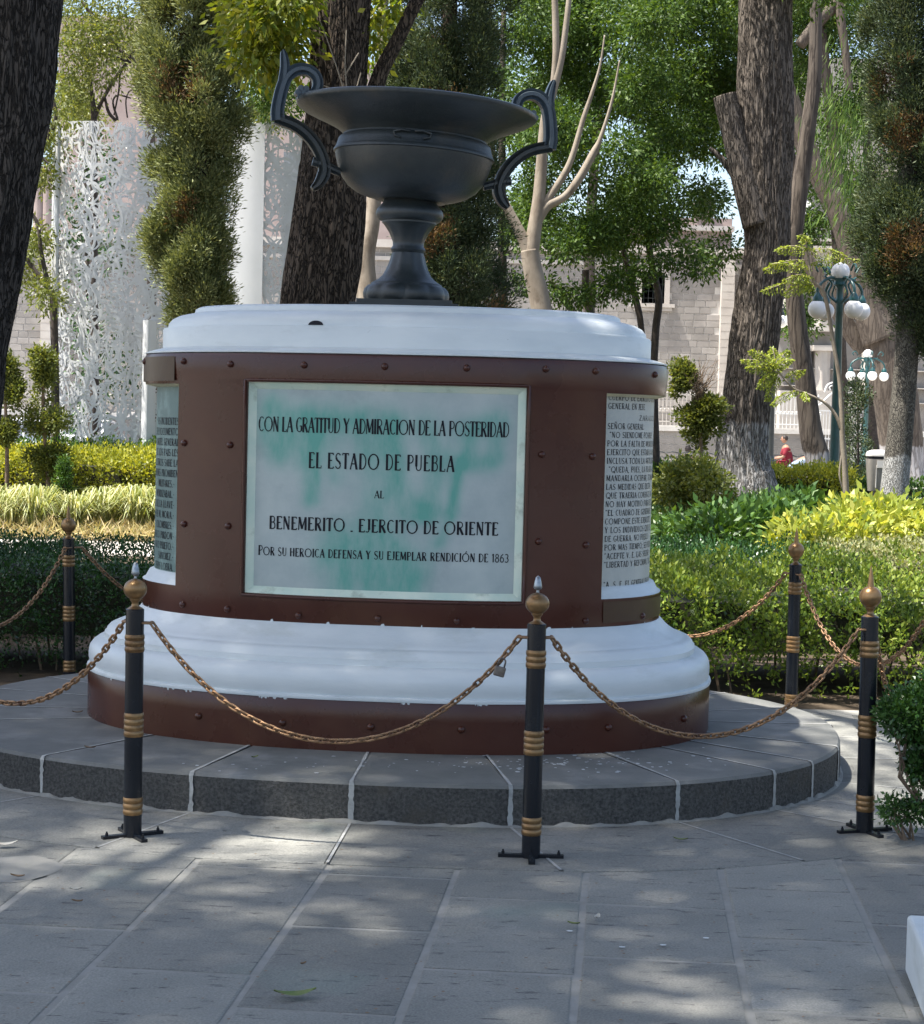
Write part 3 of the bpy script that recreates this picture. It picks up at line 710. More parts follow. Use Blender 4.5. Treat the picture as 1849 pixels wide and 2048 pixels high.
for k in range(9): rivet(BODY.per*.30+k*.22, 1.77, BODY, .006)

# paint slopped over the edges: white drips on the brown base, dark specks on white
mb = MB()
for k in range(40):
    x = random.triangular(200, 1400, 950); a = BASE.find_arc(x, .37) if k % 6 == 0 else a+random.uniform(-.03, .03)
    l = random.uniform(.003, .012); w = random.uniform(.003, .02)
    z = .3805
    mb.add([(*BASE.arc(a, .0018), z), (*BASE.arc(a+w, .0018), z), (*BASE.arc(a+w*.7, .0015), z-l), (*BASE.arc(a+w*.2, .0015), z-l*.8)], [(0, 3, 2, 1)])
for k in range(24):
    a = BODY.S[0]+random.random()*BODY.per; w = random.uniform(.004, .03); l = random.uniform(.002, .010)
    mb.add([(*BODY.arc(a, .002), .668), (*BODY.arc(a+w, .002), .668), (*BODY.arc(a+w*.7, .002), .673+l), (*BODY.arc(a+w*.3, .002), .673+l*.7)], [(0, 1, 2, 3)])
mb.out('paint_drips', M['white'], ped, kind='stuff')
# white paint chips on the tread
mb = MB()
for k in range(150):
    x = random.gauss(1120, 140) if k < 110 else random.uniform(300, 1500); y = random.gauss(1528, 11)
    g = gp(x, y, ZS)
    if inv_t is None: continue
    q = toW((0, 0), 0, 0)
    dx, dy = g.x-PC[0], g.y-PC[1]
    r = random.uniform(.003, .011)
    e = [(g.x+r*random.uniform(.6, 1.3)*cos(t), g.y+r*random.uniform(.6, 1.3)*sin(t), .1665) for t in np.linspace(0, 2*pi, 7)[:-1]]
    ux = (abs(dx)/1.47)**2.26+(abs(dy)/1.09)**2.26
    uo = (abs(g.x-STEP.C[0])/2.05)**2.3+(abs(g.y-STEP.C[1])/1.66)**2.3
    if ux < 1.0 or uo > 1: continue
    mb.add(e, [tuple(range(6))])
chips = mb.out('paint_chips', M['white'], None, kind='stuff'); tag(chips, 'white paint flecks scattered on the basalt step', 'paint flecks')

# ---------------------------------------------------------------- urn
UZ = 2.075; k_ = .000767
def uz(y): return (1635-y)*k_+.03
urn = thing('cast_iron_urn', 'big dark cast iron urn with scroll handles standing on the pedestal', 'urn', (-.290, 8.99, UZ), (0, 0, 0))
mb = MB(); mb.box((0, 0, .012), (.50, .50, .024)); mb.box((0, 0, .033), (.44, .44, .018))
mb.out('plinth', M['iron'], urn)
# foot with lobes
V = []; Fc = []; n = 96
prof = [(.190, .041), (.198, .055), (.200, .075), (.194, .095), (.180, .110), (.168, .116), (.166, .122), (.158, .126), (.135, .140), (.115, .158), (.098, .185), (.086, .215), (.078, .245), (.074, .262), (.078, .266), (.083, .276), (.078, .286), (.073, .292), (.074, .310), (.080, .330), (.090, .350), (.105, .372), (.120, .388), (.128, .394), (.128, .402), (.142, .406), (.156, .420), (.160, .436), (.154, .454), (.140, .470), (.128, .484), (.122, .500)]
for r, z in prof:
    for k in range(n):
        t = 2*pi*k/n; rr = r
        if z < .112 and z > .045: rr = r*(1-.05+.07*abs(cos(t*5))**.6)
        elif .18 < z < .25 or .31 < z < .38: rr = r*(1+.025*cos(t*10))
        V.append((rr*cos(t), rr*sin(t), z))
for i in range(len(prof)-1):
    for k in range(n): Fc.append((i*n+k, i*n+(k+1) % n, (i+1)*n+(k+1) % n, (i+1)*n+k))
tilt1 = Matrix.Rotation(radians(1.2), 4, 'Y')
o = obj('stem', mesh('stem', [tilt1 @ Vector((v[0], v[1], v[2]*1.04)) for v in V], Fc, M['iron'], True, 45), urn)
tilt2 = Matrix.Translation((0.012, 0, .49)) @ Matrix.Rotation(radians(2.7), 4, 'Y') @ Matrix.Translation((0, 0, -.49))
BZ = lambda z: .508+(z-.48)*.905
prof = [(.10, .480), (.150, .488), (.165, .486), (.172, .492), (.215, .502), (.262, .520), (.302, .550), (.332, .590), (.352, .640), (.366, .690), (.370, .714), (.378, .718), (.378, .728), (.372, .735), (.370, .742), (.366, .752), (.362, .768), (.358, .785), (.350, .795), (.340, .800), (.338, .808), (.346, .820),
        (.366, .838), (.400, .858), (.445, .880), (.492, .900), (.536, .922), (.556, .936), (.560, .940), (.564, .950), (.562, .962), (.552, .968), (.538, .962), (.49, .930), (.42, .895), (.34, .86), (.30, .82), (.28, .74), (.20, .62), (.0005, .58)]
n = 120; V = []; Fc = []
for r, z in prof:
    for k in range(n):
        t = 2*pi*k/n; zz = z
        if .53 < r and .939 < z < .97: zz = z+.003*sin(t*60)
        V.append(tilt2 @ Vector(((r+(.002*sin(t*60+1) if .53 < r and .939 < z < .97 else 0))*cos(t), r*sin(t), BZ(zz))))
for i in range(len(prof)-1):
    for k in range(n): Fc.append((i*n+k, i*n+(k+1) % n, (i+1)*n+(k+1) % n, (i+1)*n+k))
obj('bowl', mesh('bowl', V, Fc, M['iron'], True, 50), urn)
# shield ornament on the shoulder
mb = MB()
for sx in (-1, 1): mb.tube([tilt2 @ Vector((sx*x, -sqrt(max(.366**2-x*x, 0))-.004, BZ(z))) for x, z in [(.01, .79), (.05, .795), (.085, .785), (.08, .765), (.05, .755)]], .006, 6)
mb.out('ornament', M['iron'], urn, smooth=True)
def hpt(x, y):
    r = (875+(1635-y)*.049-x)*k_; return (r, (uz(y)-.008-r*.071)*.972)
def smooth_path(P, it=2):
    for _ in range(it):
        Q = [P[0]]
        for a, b in zip(P[:-1], P[1:]):
            Q.append(tuple(a[i]*.75+b[i]*.25 for i in range(len(a)))); Q.append(tuple(a[i]*.25+b[i]*.75 for i in range(len(a))))
        Q.append(P[-1]); P = Q
    return P
def band(path, widths, th, T, mb):
    # flat strap with a raised rib: sections across the path in the handle plane, thickness th normal to it
    n = len(path); V = []; Fc = []
    for i in range(n):
        a = path[max(i-1, 0)]; b = path[min(i+1, n-1)]; dx, dz = b[0]-a[0], b[1]-a[1]; l = sqrt(dx*dx+dz*dz) or 1; nx, nz = -dz/l, dx/l
        w = widths[i]/2; x, z = path[i]
        sec = [(-w, -th*.45), (-w*.55, -th*.30), (-w*.30, -th*.62), (w*.30, -th*.62), (w*.55, -th*.30), (w, -th*.45), (w, th*.45), (w*.55, th*.3), (w*.3, th*.62), (-w*.3, th*.62), (-w*.55, th*.3), (-w, th*.45)]
        for q, y in sec: V.append(T @ Vector((-(x+nx*q), y, z+nz*q)))
    m = 12
    for i in range(n-1):
        for k in range(m): Fc.append((i*m+k, i*m+(k+1) % m, (i+1)*m+(k+1) % m, (i+1)*m+k))
    Fc.append(tuple(range(m))[::-1]); Fc.append(tuple(range((n-1)*m, n*m)))
    mb.add(V, Fc)
def handle(ang):
    T = tilt2 @ Matrix.Rotation(ang, 4, 'Z'); h = None
    mb = MB()
    up = [hpt(*p) for p in [(85, 495), (80, 440), (92, 360), (108, 290), (130, 230), (168, 190), (215, 172), (262, 178), (305, 205), (325, 250), (318, 300), (285, 335), (250, 340), (228, 330)]]
    up = smooth_path(up); band(up, [.062-.020*i/len(up) for i in range(len(up))], .052, T, mb)
    tip = [hpt(*p) for p in [(100, 330), (118, 240), (125, 170), (118, 110), (108, 62)]]
    tip = smooth_path(tip); band(tip, [.040*(1-(i/(len(tip)-1))**3)+.010 for i in range(len(tip))], .040, T, mb)
    hobj = mb.out('handle', M['iron_blue'], urn, smooth=True, sharp=50)
    mb = MB()
    low = [hpt(*p) for p in [(70, 480), (110, 492), (170, 512), (230, 545), (290, 600), (335, 665), (362, 730), (375, 790), (362, 840), (335, 885), (300, 912)]]
    low = smooth_path(low); nn = len(low); band(low, [.050+.006*sin(pi*i/nn) if i < nn*.72 else .050*(1-((i-nn*.72)/(nn*.30))**1.6)+.008 for i in range(nn)], .046, T, mb)
    cr = [hpt(*p) for p in [(300, 740), (345, 752), (400, 775), (470, 806)]]
    band(cr, [.040, .042, .04, .036], .03, T, mb)
    l = mb.out('bracket', M['iron'], hobj, smooth=True, sharp=50)
    mb = MB(); c = hpt(232, 325)
    for k in range(6):
        t = 2*pi*k/6; q = T @ Vector((-(c[0]+.023*cos(t)), 0, c[1]+.023*sin(t))); mb.tube([T @ Vector((-(c[0]+.023*cos(t)), -.034, c[1]+.023*sin(t))), T @ Vector((-(c[0]+.023*cos(t)), .034, c[1]+.023*sin(t)))], .015, 8)
    mb.tube([T @ Vector((-c[0], -.038, c[1])), T @ Vector((-c[0], .038, c[1]))], .009, 10)
    mb.out('rosette', M['iron_blue'], hobj, smooth=True, sharp=50)
handle(radians(12)); handle(radians(180+12)); pass

# ---------------------------------------------------------------- posts and chains
PZ = .842
def ridged(z0, z1, n, r):
    P = []; h = (z1-z0)/n
    for i in range(n):
        for f, d in ((.02, -.0022), (.12, .0), (.5, .0012), (.88, .0), (.98, -.0022)): P.append((r+d, z0+h*(i+f)))
    return P
PR = .0335
tube_me = []
mb = MB(); mb.lathe([(PR, 0), (PR, .081), (PR, .148), (PR, .370), (PR, .460), (PR, .682), (PR, .749), (PR, PZ-.003), (PR-.003, PZ), (.012, PZ+.002)], 24)
post_me = mesh('tube', mb.V, mb.F, M['black'], True, 40)
bands_me = []
for z0, z1, n in ((.082, .147, 3), (.371, .459, 4), (.683, .748, 3)):
    mb = MB(); mb.lathe([(PR, z0)]+ridged(z0, z1, n, PR+.0022)+[(PR, z1)], 24, cap=False); bands_me.append(mesh('gold_band', mb.V, mb.F, M['gold'], True, 60))
def ballprof(sq, r=.043, z0=PZ):
    P = [(.030, z0), (.024, z0+.004), (.014, z0+.010), (.012, z0+.022), (.017, z0+.028), (.020, z0+.033), (.020, z0+.038)]
    cz = z0+.038+r*sq*.86
    for a in np.linspace(-60, 68, 12): P.append((r*cos(radians(a)), cz+r*sq*sin(radians(a))))
    return P, cz+r*sq*.93
P, zt = ballprof(.90)
mb = MB(); mb.lathe(P+[(.012, zt), (.006, zt+.004)], 24); ballA = mesh('finial_ball', mb.V, mb.F, M['gold'], True, 60)
mb = MB(); mb.lathe([(.006, zt), (.005, zt+.012), (.012, zt+.016), (.016, zt+.022), (.0145, zt+.030), (.012, zt+.044), (.008, zt+.058), (.001, zt+.064)], 12); tipA = mesh('acorn_tip', mb.V, mb.F, M['silver'], True, 60)
P, zt2 = ballprof(1.0)
mb = MB(); mb.lathe(P+[(.008, zt2)], 24); ballB = mesh('finial_ball', mb.V, mb.F, M['gold'], True, 60)
mb = MB(); mb.lathe([(.014, zt2-.002), (.012, zt2+.008), (.011, zt2+.02), (.007, zt2+.05), (.001, zt2+.082)], 12); tipB = mesh('spike_tip', mb.V, mb.F, M['gold'], True, 60)
mb = MB()
for k in range(4):
    t = k*pi/2; c, s = cos(t), sin(t)
    mb.box((c*.070, s*.070, .006), (.095 if k % 2 == 0 else .024, .024 if k % 2 == 0 else .095, .012))
    mb.lathe([(.006, .012), (.006, .020), (.0035, .021), (.0035, .027)], 8, (c*.100, s*.100, 0))
foot_me = mesh('foot_cross', mb.V, mb.F, M['black'])
PG = 'black and gold posts of the chain fence'
POSTS = {}
def post(key, x, y, kind, label, rz=0.5, tiltx=0):
    t = thing('bollard_post', label, 'post', (x, y, .004), (0, radians(tiltx), rz), PG)
    obj('tube', post_me, t); obj('foot_cross', foot_me, t)
    for b in bands_me: obj('gold_band', b, t)
    if kind == 'A': obj('finial_ball', ballA, t); obj('acorn_tip', tipA, t)
    else: obj('finial_ball', ballB, t); obj('spike_tip', tipB, t)
    POSTS[key] = Vector((x, y, 0)); return t
g = gp(265, 1675); post('L', g.x, g.y, 'A', 'acorn tipped black post at front left, standing before the left end of the pedestal', .55, -.3)
g = gp(1062, 1717); post('M', g.x, g.y, 'A', 'nearest black and gold post, with the padlock hanging on its left chain', pi/4+.78)
g = gp(1730, 1666); post('R', g.x, g.y, 'B', 'spike tipped black post at front right beside the leafy shrub', .35, -.6)
g = gp(1582, 1444); post('BR', g.x, g.y, 'B', 'black post behind the right edge of the step, in front of the bright green hedge')
g = gp(139, 1373); post('BL', g.x, g.y, 'B', 'black post half hidden in the dark hedge behind the left of the step', 0, -1.2)
cx, cy = -.35, 9.0
def onring(deg, r=2.42): return cx+r*cos(radians(deg)), cy+r*sin(radians(deg))
x, y = onring(-148, 2.35); post('FL', x, y, 'A', 'black post left of the step, just outside the left edge of the view')
x, y = onring(-5, 2.6); post('X', x, y, 'B', 'black post right of the step, beyond the right edge of the view')
x, y = onring(64, 2.3); post('B1', x, y, 'B', 'black post hidden behind the right part of the pedestal')
x, y = onring(100, 2.2); post('B2', x, y, 'A', 'black post hidden behind the left part of the pedestal')
x, y = onring(172, 2.5); post('FL2', x, y, 'B', 'black post beyond the left end of the step, outside the view')
# one chain link (oval ring)
def link_me():
    V = []; Fc = []; n, m = 20, 6; A, B, r = .0160, .0078, .0044
    for i in range(n):
        t = 2*pi*i/n; c, s = cos(t), sin(t)
        px_ = (A if c > 0 else -A) if abs(c) > .0001 else 0
        x = (A*.62)*(1 if c > 0 else -1)+B*1.05*c; y = B*s*1.15
        if abs(c) < .3: x = A*.62*c/.3+B*1.05*c
        nx, ny = c, s
        for k in range(m):
            f = 2*pi*k/m; V.append((x+nx*r*cos(f), y+ny*r*cos(f), r*sin(f)))
    for i in range(n):
        for k in range(m): Fc.append((i*m+k, ((i+1) % n)*m+k, ((i+1) % n)*m+(k+1) % m, i*m+(k+1) % m))
    return mesh('link', V, Fc, M['chain'], True)
LINK = link_me()
def sagpath(A, B, sag, n=400):
    P = []
    for i in range(n+1):
        f = i/n; p = A.lerp(B, f); p.z -= sag*(1-(2*f-1)**2)*(1-.12*(1-(2*f-1)**2))/.88; P.append(p)
    return P
CG = 'rusty chains hanging between the posts'
def chain(k1, k2, sag, label, zo=.795, rope=None):
    A, B = POSTS[k1].copy(), POSTS[k2].copy(); A.z = B.z = zo; d = (B-A).normalized(); A += d*.048; B -= d*.048
    t = thing('chain', label, 'chain', (A.x, A.y, 0), group=CG)
    base = Vector((A.x, A.y, 0))
    # end rings fixed to the posts
    for q, sgn in ((A, 1), (B, -1)):
        o = obj('end_ring', LINK, t, q-base-d*sgn*.010, d.to_track_quat('X', 'Z').to_euler()); o.scale = (1.35, 1.35, 1.1)
    P = sagpath(A+d*.012, B-d*.012, sag); S = [0]
    for a, b in zip(P[:-1], P[1:]): S.append(S[-1]+(b-a).length)
    pitch = .0262; n = int(S[-1]/pitch); i = 0
    for j in range(n):
        s = (j+.5)*S[-1]/n
        while i < len(S)-2 and S[i+1] < s: i += 1
        p = P[i].lerp(P[i+1], (s-S[i])/(S[i+1]-S[i])); tg = (P[i+1]-P[i]).normalized()
        q = tg.to_track_quat('X', 'Z').to_matrix().to_4x4() @ Matrix.Rotation((pi/2 if j % 2 else 0)+random.uniform(-.25, .25)+.6, 4, 'X')
        o = obj('link', LINK, t, p-base, q.to_euler())
    if rope:
        f0, f1 = rope; mb = MB(); i0, i1 = int(f0*400), int(f1*400)
        for st in range(3):
            pts = []; rr = []
            for i in range(i0, i1+1, 2):
                f = (i-i0)/(i1-i0); ph = i*.21+st*2*pi/3+sin(i*.05)
                tg = (P[min(i+1, 400)]-P[max(i-1, 0)]).normalized(); a = tg.cross(Vector((0, 0, 1))).normalized(); b = tg.cross(a)
                R = .0075+.003*sin(i*.09+st)
                pts.append(P[i]-base+a*cos(ph)*R+b*sin(ph)*R); rr.append(.0056*(1 if 0.03 < f < .97 else .3))
            mb.tube(pts, rr, 6)
        for _ in range(900):   # loose fibres
            i = random.randint(i0, i1); p = P[i]-base; a = Vector((random.gauss(0, 1), random.gauss(0, 1), random.gauss(0, 1))).normalized(); b = Vector((random.gauss(0, 1), random.gauss(0, 1), random.gauss(0, 1))).normalized()*.012
            p0 = p+a*.013; p1 = p0+a*.010+b; w = Vector((.0006, 0, .0006))
            mb.add([p0-w, p0+w, p1], [(0, 1, 2)])
        mb.out('rope_wrapping', M['rope'], t, label='frayed brown rope wound round the chain')
    return P
PLM = chain('L', 'M', .405, 'rusty chain slung across the pedestal front, padlocked at its right end')
chain('M', 'R', .385, 'rusty chain between the nearest post and the spike tipped front right post')
chain('FL', 'L', .37, 'rusty chain running out of view from the front left post over the step')
chain('R', 'X', .42, 'dark chain hanging right of the spike tipped front post, behind the leafy shrub')
chain('BR', 'X', .40, 'chain on the right of the back right post, before the hedge')
chain('B1', 'BR', .40, 'chain left of the back right post, passing behind the pedestal')
chain('BL', 'B2', .40, 'chain right of the back left post, going behind the pedestal')
chain('FL2', 'BL', .40, 'chain left of the back left post, before the dark hedge')
# padlock near the middle post
pk = PLM[int(400*.955)]
lk = thing('padlock', 'small steel padlock hanging on the chain beside the nearest post', 'padlock', (pk.x, pk.y-.012, pk.z-.012), (0, radians(14), 0))
mb = MB(); mb.box((0, 0, -.036), (.040, .016, .036)); o = mb.out('lock_body', M['lock'], lk); bv = o.modifiers.new('b', 'BEVEL'); bv.width = .004; bv.segments = 2
mb = MB(); mb.tube([(-.012, 0, -.02), (-.012, 0, .0)]+[(-.012*cos(a), 0, .012*sin(a)) for a in np.linspace(.2, pi-.2, 7)]+[(.012, 0, .0), (.012, 0, -.02)], .0032, 8); mb.out('shackle', M['lock'], lk, smooth=True)
# ---------------------------------------------------------------- vegetation helpers
from mathutils import noise as mn
def barkmat(name, plate, crack, scale=16, stretch=.22, wash=None, washz=1.76, dist=.03):
    m = bpy.data.materials.new(name); m.use_nodes = True; nt = m.node_tree; L = nt.links; b = nt.nodes['Principled BSDF']
    b.inputs['Roughness'].default_value = .88; b.inputs['Specular IOR Level'].default_value = .25
    geo = nd(nt, 'ShaderNodeNewGeometry'); mp = nd(nt, 'ShaderNodeMapping'); mp.inputs['Scale'].default_value = (1, 1, stretch); L.new(geo.outputs['Position'], mp.inputs['Vector'])
    nz = nd(nt, 'ShaderNodeTexNoise', Scale=9.0, Detail=6.0); L.new(mp.outputs[0], nz.inputs['Vector'])
    va = nd(nt, 'ShaderNodeVectorMath', operation='MULTIPLY_ADD'); va.inputs[1].default_value = (.26, .26, .26); L.new(nz.outputs['Color'], va.inputs[0]); L.new(mp.outputs[0], va.inputs[2])
    vo = nd(nt, 'ShaderNodeTexVoronoi', Scale=scale, feature='DISTANCE_TO_EDGE'); L.new(va.outputs[0], vo.inputs['Vector'])
    r = nd(nt, 'ShaderNodeValToRGB'); r.color_ramp.elements[0].position = .0; r.color_ramp.elements[1].position = .16; L.new(vo.outputs['Distance'], r.inputs['Fac'])
    n2 = nd(nt, 'ShaderNodeTexNoise', Scale=3.0, Detail=8.0); L.new(geo.outputs['Position'], n2.inputs['Vector'])
    mx0 = nd(nt, 'ShaderNodeMix', data_type='RGBA'); L.new(n2.outputs['Fac'], mx0.inputs['Factor']); mx0.inputs[6].default_value = (*[c*.65 for c in plate], 1); mx0.inputs[7].default_value = (*[c*1.35 for c in plate], 1)
    mx = nd(nt, 'ShaderNodeMix', data_type='RGBA'); L.new(r.outputs[0], mx.inputs['Factor']); mx.inputs[6].default_value = (*crack, 1); L.new(mx0.outputs[2], mx.inputs[7]); colr = mx.outputs[2]
    if wash:
        sp = nd(nt, 'ShaderNodeSeparateXYZ'); L.new(geo.outputs['Position'], sp.inputs[0])
        ad = nd(nt, 'ShaderNodeMath', operation='MULTIPLY_ADD'); L.new(nz.outputs['Fac'], ad.inputs[0]); ad.inputs[1].default_value = .25; L.new(sp.outputs['Z'], ad.inputs[2])
        mr = nd(nt, 'ShaderNodeMapRange'); L.new(ad.outputs[0], mr.inputs['Value']); mr.inputs['From Min'].default_value = washz+.10; mr.inputs['From Max'].default_value = washz+.15; mr.inputs['To Min'].default_value = .85; mr.inputs['To Max'].default_value = 0
        mm = nd(nt, 'ShaderNodeMath', operation='MULTIPLY'); L.new(mr.outputs[0], mm.inputs[0])
        r5 = nd(nt, 'ShaderNodeMapRange'); L.new(r.outputs[0], r5.inputs['Value']); r5.inputs['To Min'].default_value = .35; L.new(r5.outputs[0], mm.inputs[1])
        m3 = nd(nt, 'ShaderNodeMix', data_type='RGBA'); L.new(mm.outputs[0], m3.inputs['Factor']); L.new(colr, m3.inputs[6]); m3.inputs[7].default_value = (*wash, 1); colr = m3.outputs[2]
    L.new(colr, b.inputs['Base Color'])
    bp = nd(nt, 'ShaderNodeBump', Strength=1.0, Distance=dist); L.new(r.outputs[0], bp.inputs['Height'])
    n4 = nd(nt, 'ShaderNodeTexNoise', Scale=60.0, Detail=6.0); L.new(mp.outputs[0], n4.inputs['Vector'])
    b2 = nd(nt, 'ShaderNodeBump', Strength=.5, Distance=dist*.3); L.new(n4.outputs['Fac'], b2.inputs['Height']); L.new(bp.outputs[0], b2.inputs['Normal']); L.new(b2.outputs[0], b.inputs['Normal'])
    return m
M['barkA'] = barkmat('dark_furrowed_bark', (.062, .053, .047), (.020, .017, .015), 30, .2)
M['barkB'] = barkmat('plated_dark_bark', (.085, .064, .048), (.022, .016, .012), 30, .26)
M['barkC'] = barkmat('grey_furrowed_bark', (.155, .13, .108), (.065, .053, .043), 24, .13, wash=(.30, .295, .29), washz=1.66)
M['barkD'] = barkmat('brown_smooth_bark', (.10, .082, .066), (.055, .044, .036), 7, .12, dist=.01, wash=(.34, .33, .33), washz=1.2)
M['barkE'] = barkmat('grey_speckled_bark', (.13, .12, .10), (.05, .045, .04), 34, .5, dist=.01, wash=(.38, .38, .37), washz=1.3)
def catmull(P, n=6):
    out = []
    for i in range(len(P)-1):
        p0, p1, p2, p3 = P[max(i-1, 0)], P[i], P[i+1], P[min(i+2, len(P)-1)]
        for k in range(n):
            t = k/n
            out.append(tuple(.5*((2*b)+(-a+c)*t+(2*a-5*b+4*c-d)*t*t+(-a+3*b-3*c+d)*t**3) for a, b, c, d in zip(p0, p1, p2, p3)))
    out.append(tuple(P[-1])); return out
def trunk_bm(P, seg=48, ridge=.05, freq=3.2, sub=8, mb=None, flute=0.0, fur=0.0):
    """P: list of (x,y,z,r)"""
    Q = catmull(P, sub); V = []; Fc = []
    for i, q in enumerate(Q):
        c = Vector(q[:3]); a = Vector(Q[max(i-1, 0)][:3]); b = Vector(Q[min(i+1, len(Q)-1)][:3]); t = (b-a).normalized()
        u = (Vector((1, 0, 0))-t*t.x).normalized(); v = t.cross(u)
        for k in range(seg):
            th_ = 2*pi*k/seg; d = u*cos(th_)+v*sin(th_)
            nn = mn.noise(Vector((cos(th_)*freq, sin(th_)*freq, q[2]*.9+q[0])))+.5*mn.noise(Vector((cos(th_)*freq*2.7, sin(th_)*freq*2.7, q[2]*1.8)))
            fl = flute*max(0, .9-q[2])*cos(5*th_+1)
            if fur:
                wz = mn.noise(Vector((cos(th_)*2, sin(th_)*2, q[2]*2.2)))*.5; f_ = abs(mn.noise(Vector((cos(th_+wz*.25)*11, sin(th_+wz*.25)*11, q[2]*2.4))))+.5*abs(mn.noise(Vector((cos(th_)*24, sin(th_)*24, q[2]*6)))); fl += fur*(min(f_*2.6, 1)-.6)
            V.append(c+d*q[3]*(1+ridge*nn+fl))
    n = len(Q)
    for i in range(n-1):
        for k in range(seg): Fc.append((i*seg+k, i*seg+(k+1) % seg, (i+1)*seg+(k+1) % seg, (i+1)*seg+k))
    Fc.append(tuple(range(seg))[::-1]); Fc.append(tuple(range((n-1)*seg, n*seg)))
    if mb is None: mb = MB()
    mb.add(V, Fc); return mb
def pxpath(L, Y, dy=None):
    out = []
    for i, (x, y, w) in enumerate(L):
        yy = Y+(dy[i] if dy else 0); p = dp(x, y, yy); out.append((p.x, p.y, p.z, w/2/F_PX*yy))
    return out
def leafmesh(name, P, size, D, m, width=.42, parent=None, rnd=None, spread=1.0, kind=None, fold=.0):
    P = np.asarray(P, float); N = len(P)
    A = RNG.normal(size=(N, 3)); A /= np.linalg.norm(A, axis=1)[:, None]
    A = A*spread+np.asarray(D); A /= np.linalg.norm(A, axis=1)[:, None]+1e-9
    R = RNG.normal(size=(N, 3)); B = np.cross(A, R); B /= np.linalg.norm(B, axis=1)[:, None]+1e-9
    s = np.broadcast_to(np.asarray(size, float), (N,))*RNG.uniform(.7, 1.25, N); s = s[:, None]
    C = np.cross(A, B)
    V = np.empty((N, 4, 3)); V[:, 0] = P; V[:, 1] = P+A*s*.45+B*s*width*.5+C*s*.06; V[:, 2] = P+A*s-C*s*.05; V[:, 3] = P+A*s*.45-B*s*width*.5+C*s*.06
    me = bpy.data.meshes.new(name); me.vertices.add(N*4); me.vertices.foreach_set('co', V.astype(np.float32).ravel())
    me.loops.add(N*4); me.loops.foreach_set('vertex_index', np.arange(N*4, dtype=np.int32))
    me.polygons.add(N); me.polygons.foreach_set('loop_start', np.arange(0, N*4, 4, dtype=np.int32))
    try: me.polygons.foreach_set('loop_total', np.full(N, 4, dtype=np.int32))
    except Exception: pass
    if rnd is None: rnd = RNG.uniform(0, 1, N)
    at = me.attributes.new('rnd', 'FLOAT', 'POINT'); at.data.foreach_set('value', np.repeat(np.clip(rnd, 0, 1), 4).astype(np.float32))
    me.materials.append(m); me.update(); me.validate()
    return obj(name, me, parent, kind=kind)
def tips_to_leaves(T, Nrm, k, rad, size):
    n = len(T); T = np.repeat(T, k, 0); Nn = np.repeat(Nrm, k, 0)
    o = RNG.normal(size=T.shape)*rad
    return T+o, Nn*.7+o/(rad*3+1e-9)*.6
def blob_tips(blobs, n):
    """blobs: (centre, (rx,ry,rz), weight); tips gathered near the shells"""
    w = np.array([b[2] for b in blobs], float); w /= w.sum(); idx = RNG.choice(len(blobs), n, p=w)
    C = np.array([tuple(b[0]) for b in blobs])[idx]; R = np.array([b[1] for b in blobs])[idx]
    d = RNG.normal(size=(n, 3)); d /= np.linalg.norm(d, axis=1)[:, None]
    r = RNG.uniform(.35, 1.0, n)**.55
    return C+d*R*r[:, None], d, r
def crown(name, blobs, ntips, k, rad, size, m, parent, width=.42, bias=(0, 0, -.15), spread=.8, var=.35, kind=None):
    T, d, r = blob_tips(blobs, ntips)
    tv = RNG.uniform(0, 1, ntips)
    P, D = tips_to_leaves(T, d, k, rad, size); rnd = np.repeat(tv, k)*(1-var)+RNG.uniform(0, 1, ntips*k)*var
    return leafmesh(name, P, size, D+np.array(bias), m, width, parent, rnd, spread, kind)
LEAF = {}
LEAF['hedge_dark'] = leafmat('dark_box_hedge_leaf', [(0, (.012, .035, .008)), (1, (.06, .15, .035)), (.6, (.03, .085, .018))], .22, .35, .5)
LEAF['hedge_lit'] = leafmat('sunlit_box_hedge_leaf', [(0, (.05, .10, .012)), (1, (.42, .46, .10)), (.5, (.18, .26, .04))], .35, .4, .4)  # lit twin of the dark box leaf; sunlight is put into its colour
LEAF['hedge_green'] = leafmat('mid_green_hedge_leaf', [(0, (.02, .055, .01)), (1, (.12, .20, .035)), (.5, (.055, .12, .02))], .3, .4, .4)
LEAF['yellow'] = leafmat('golden_hedge_leaf', [(0, (.07, .10, .012)), (1, (.60, .55, .08)), (.5, (.30, .32, .035))], .4, .45, .35)
LEAF['croton'] = leafmat('yellow_variegated_leaf', [(0, (.10, .17, .03)), (1, (.62, .60, .17)), (.5, (.36, .41, .07))], .4, .4, .4)
LEAF['varieg'] = leafmat('cream_variegated_leaf', [(0, (.13, .17, .05)), (1, (.50, .46, .28)), (.5, (.32, .33, .16))], .3, .5, .3)
LEAF['shrub'] = leafmat('glossy_shrub_leaf', [(0, (.02, .055, .015)), (1, (.13, .22, .05)), (.5, (.06, .13, .03))], .28, .5, .22)
LEAF['near'] = leafmat('near_shrub_leaf', [(0, (.012, .034, .008)), (1, (.085, .165, .045)), (.5, (.032, .085, .018))], .28, .32, .5)
LEAF['ficus'] = leafmat('ficus_leaf', [(0, (.022, .055, .012)), (1, (.13, .20, .038)), (.5, (.055, .105, .02))], .36, .5, .25)
LEAF['olive'] = leafmat('olive_green_leaf', [(0, (.05, .075, .018)), (1, (.24, .25, .06)), (.5, (.12, .15, .035))], .42, .45, .35)
LEAF['maple'] = leafmat('yellow_green_broad_leaf', [(0, (.06, .11, .014)), (1, (.30, .29, .035)), (.5, (.15, .19, .022))], .5, .45, .35)
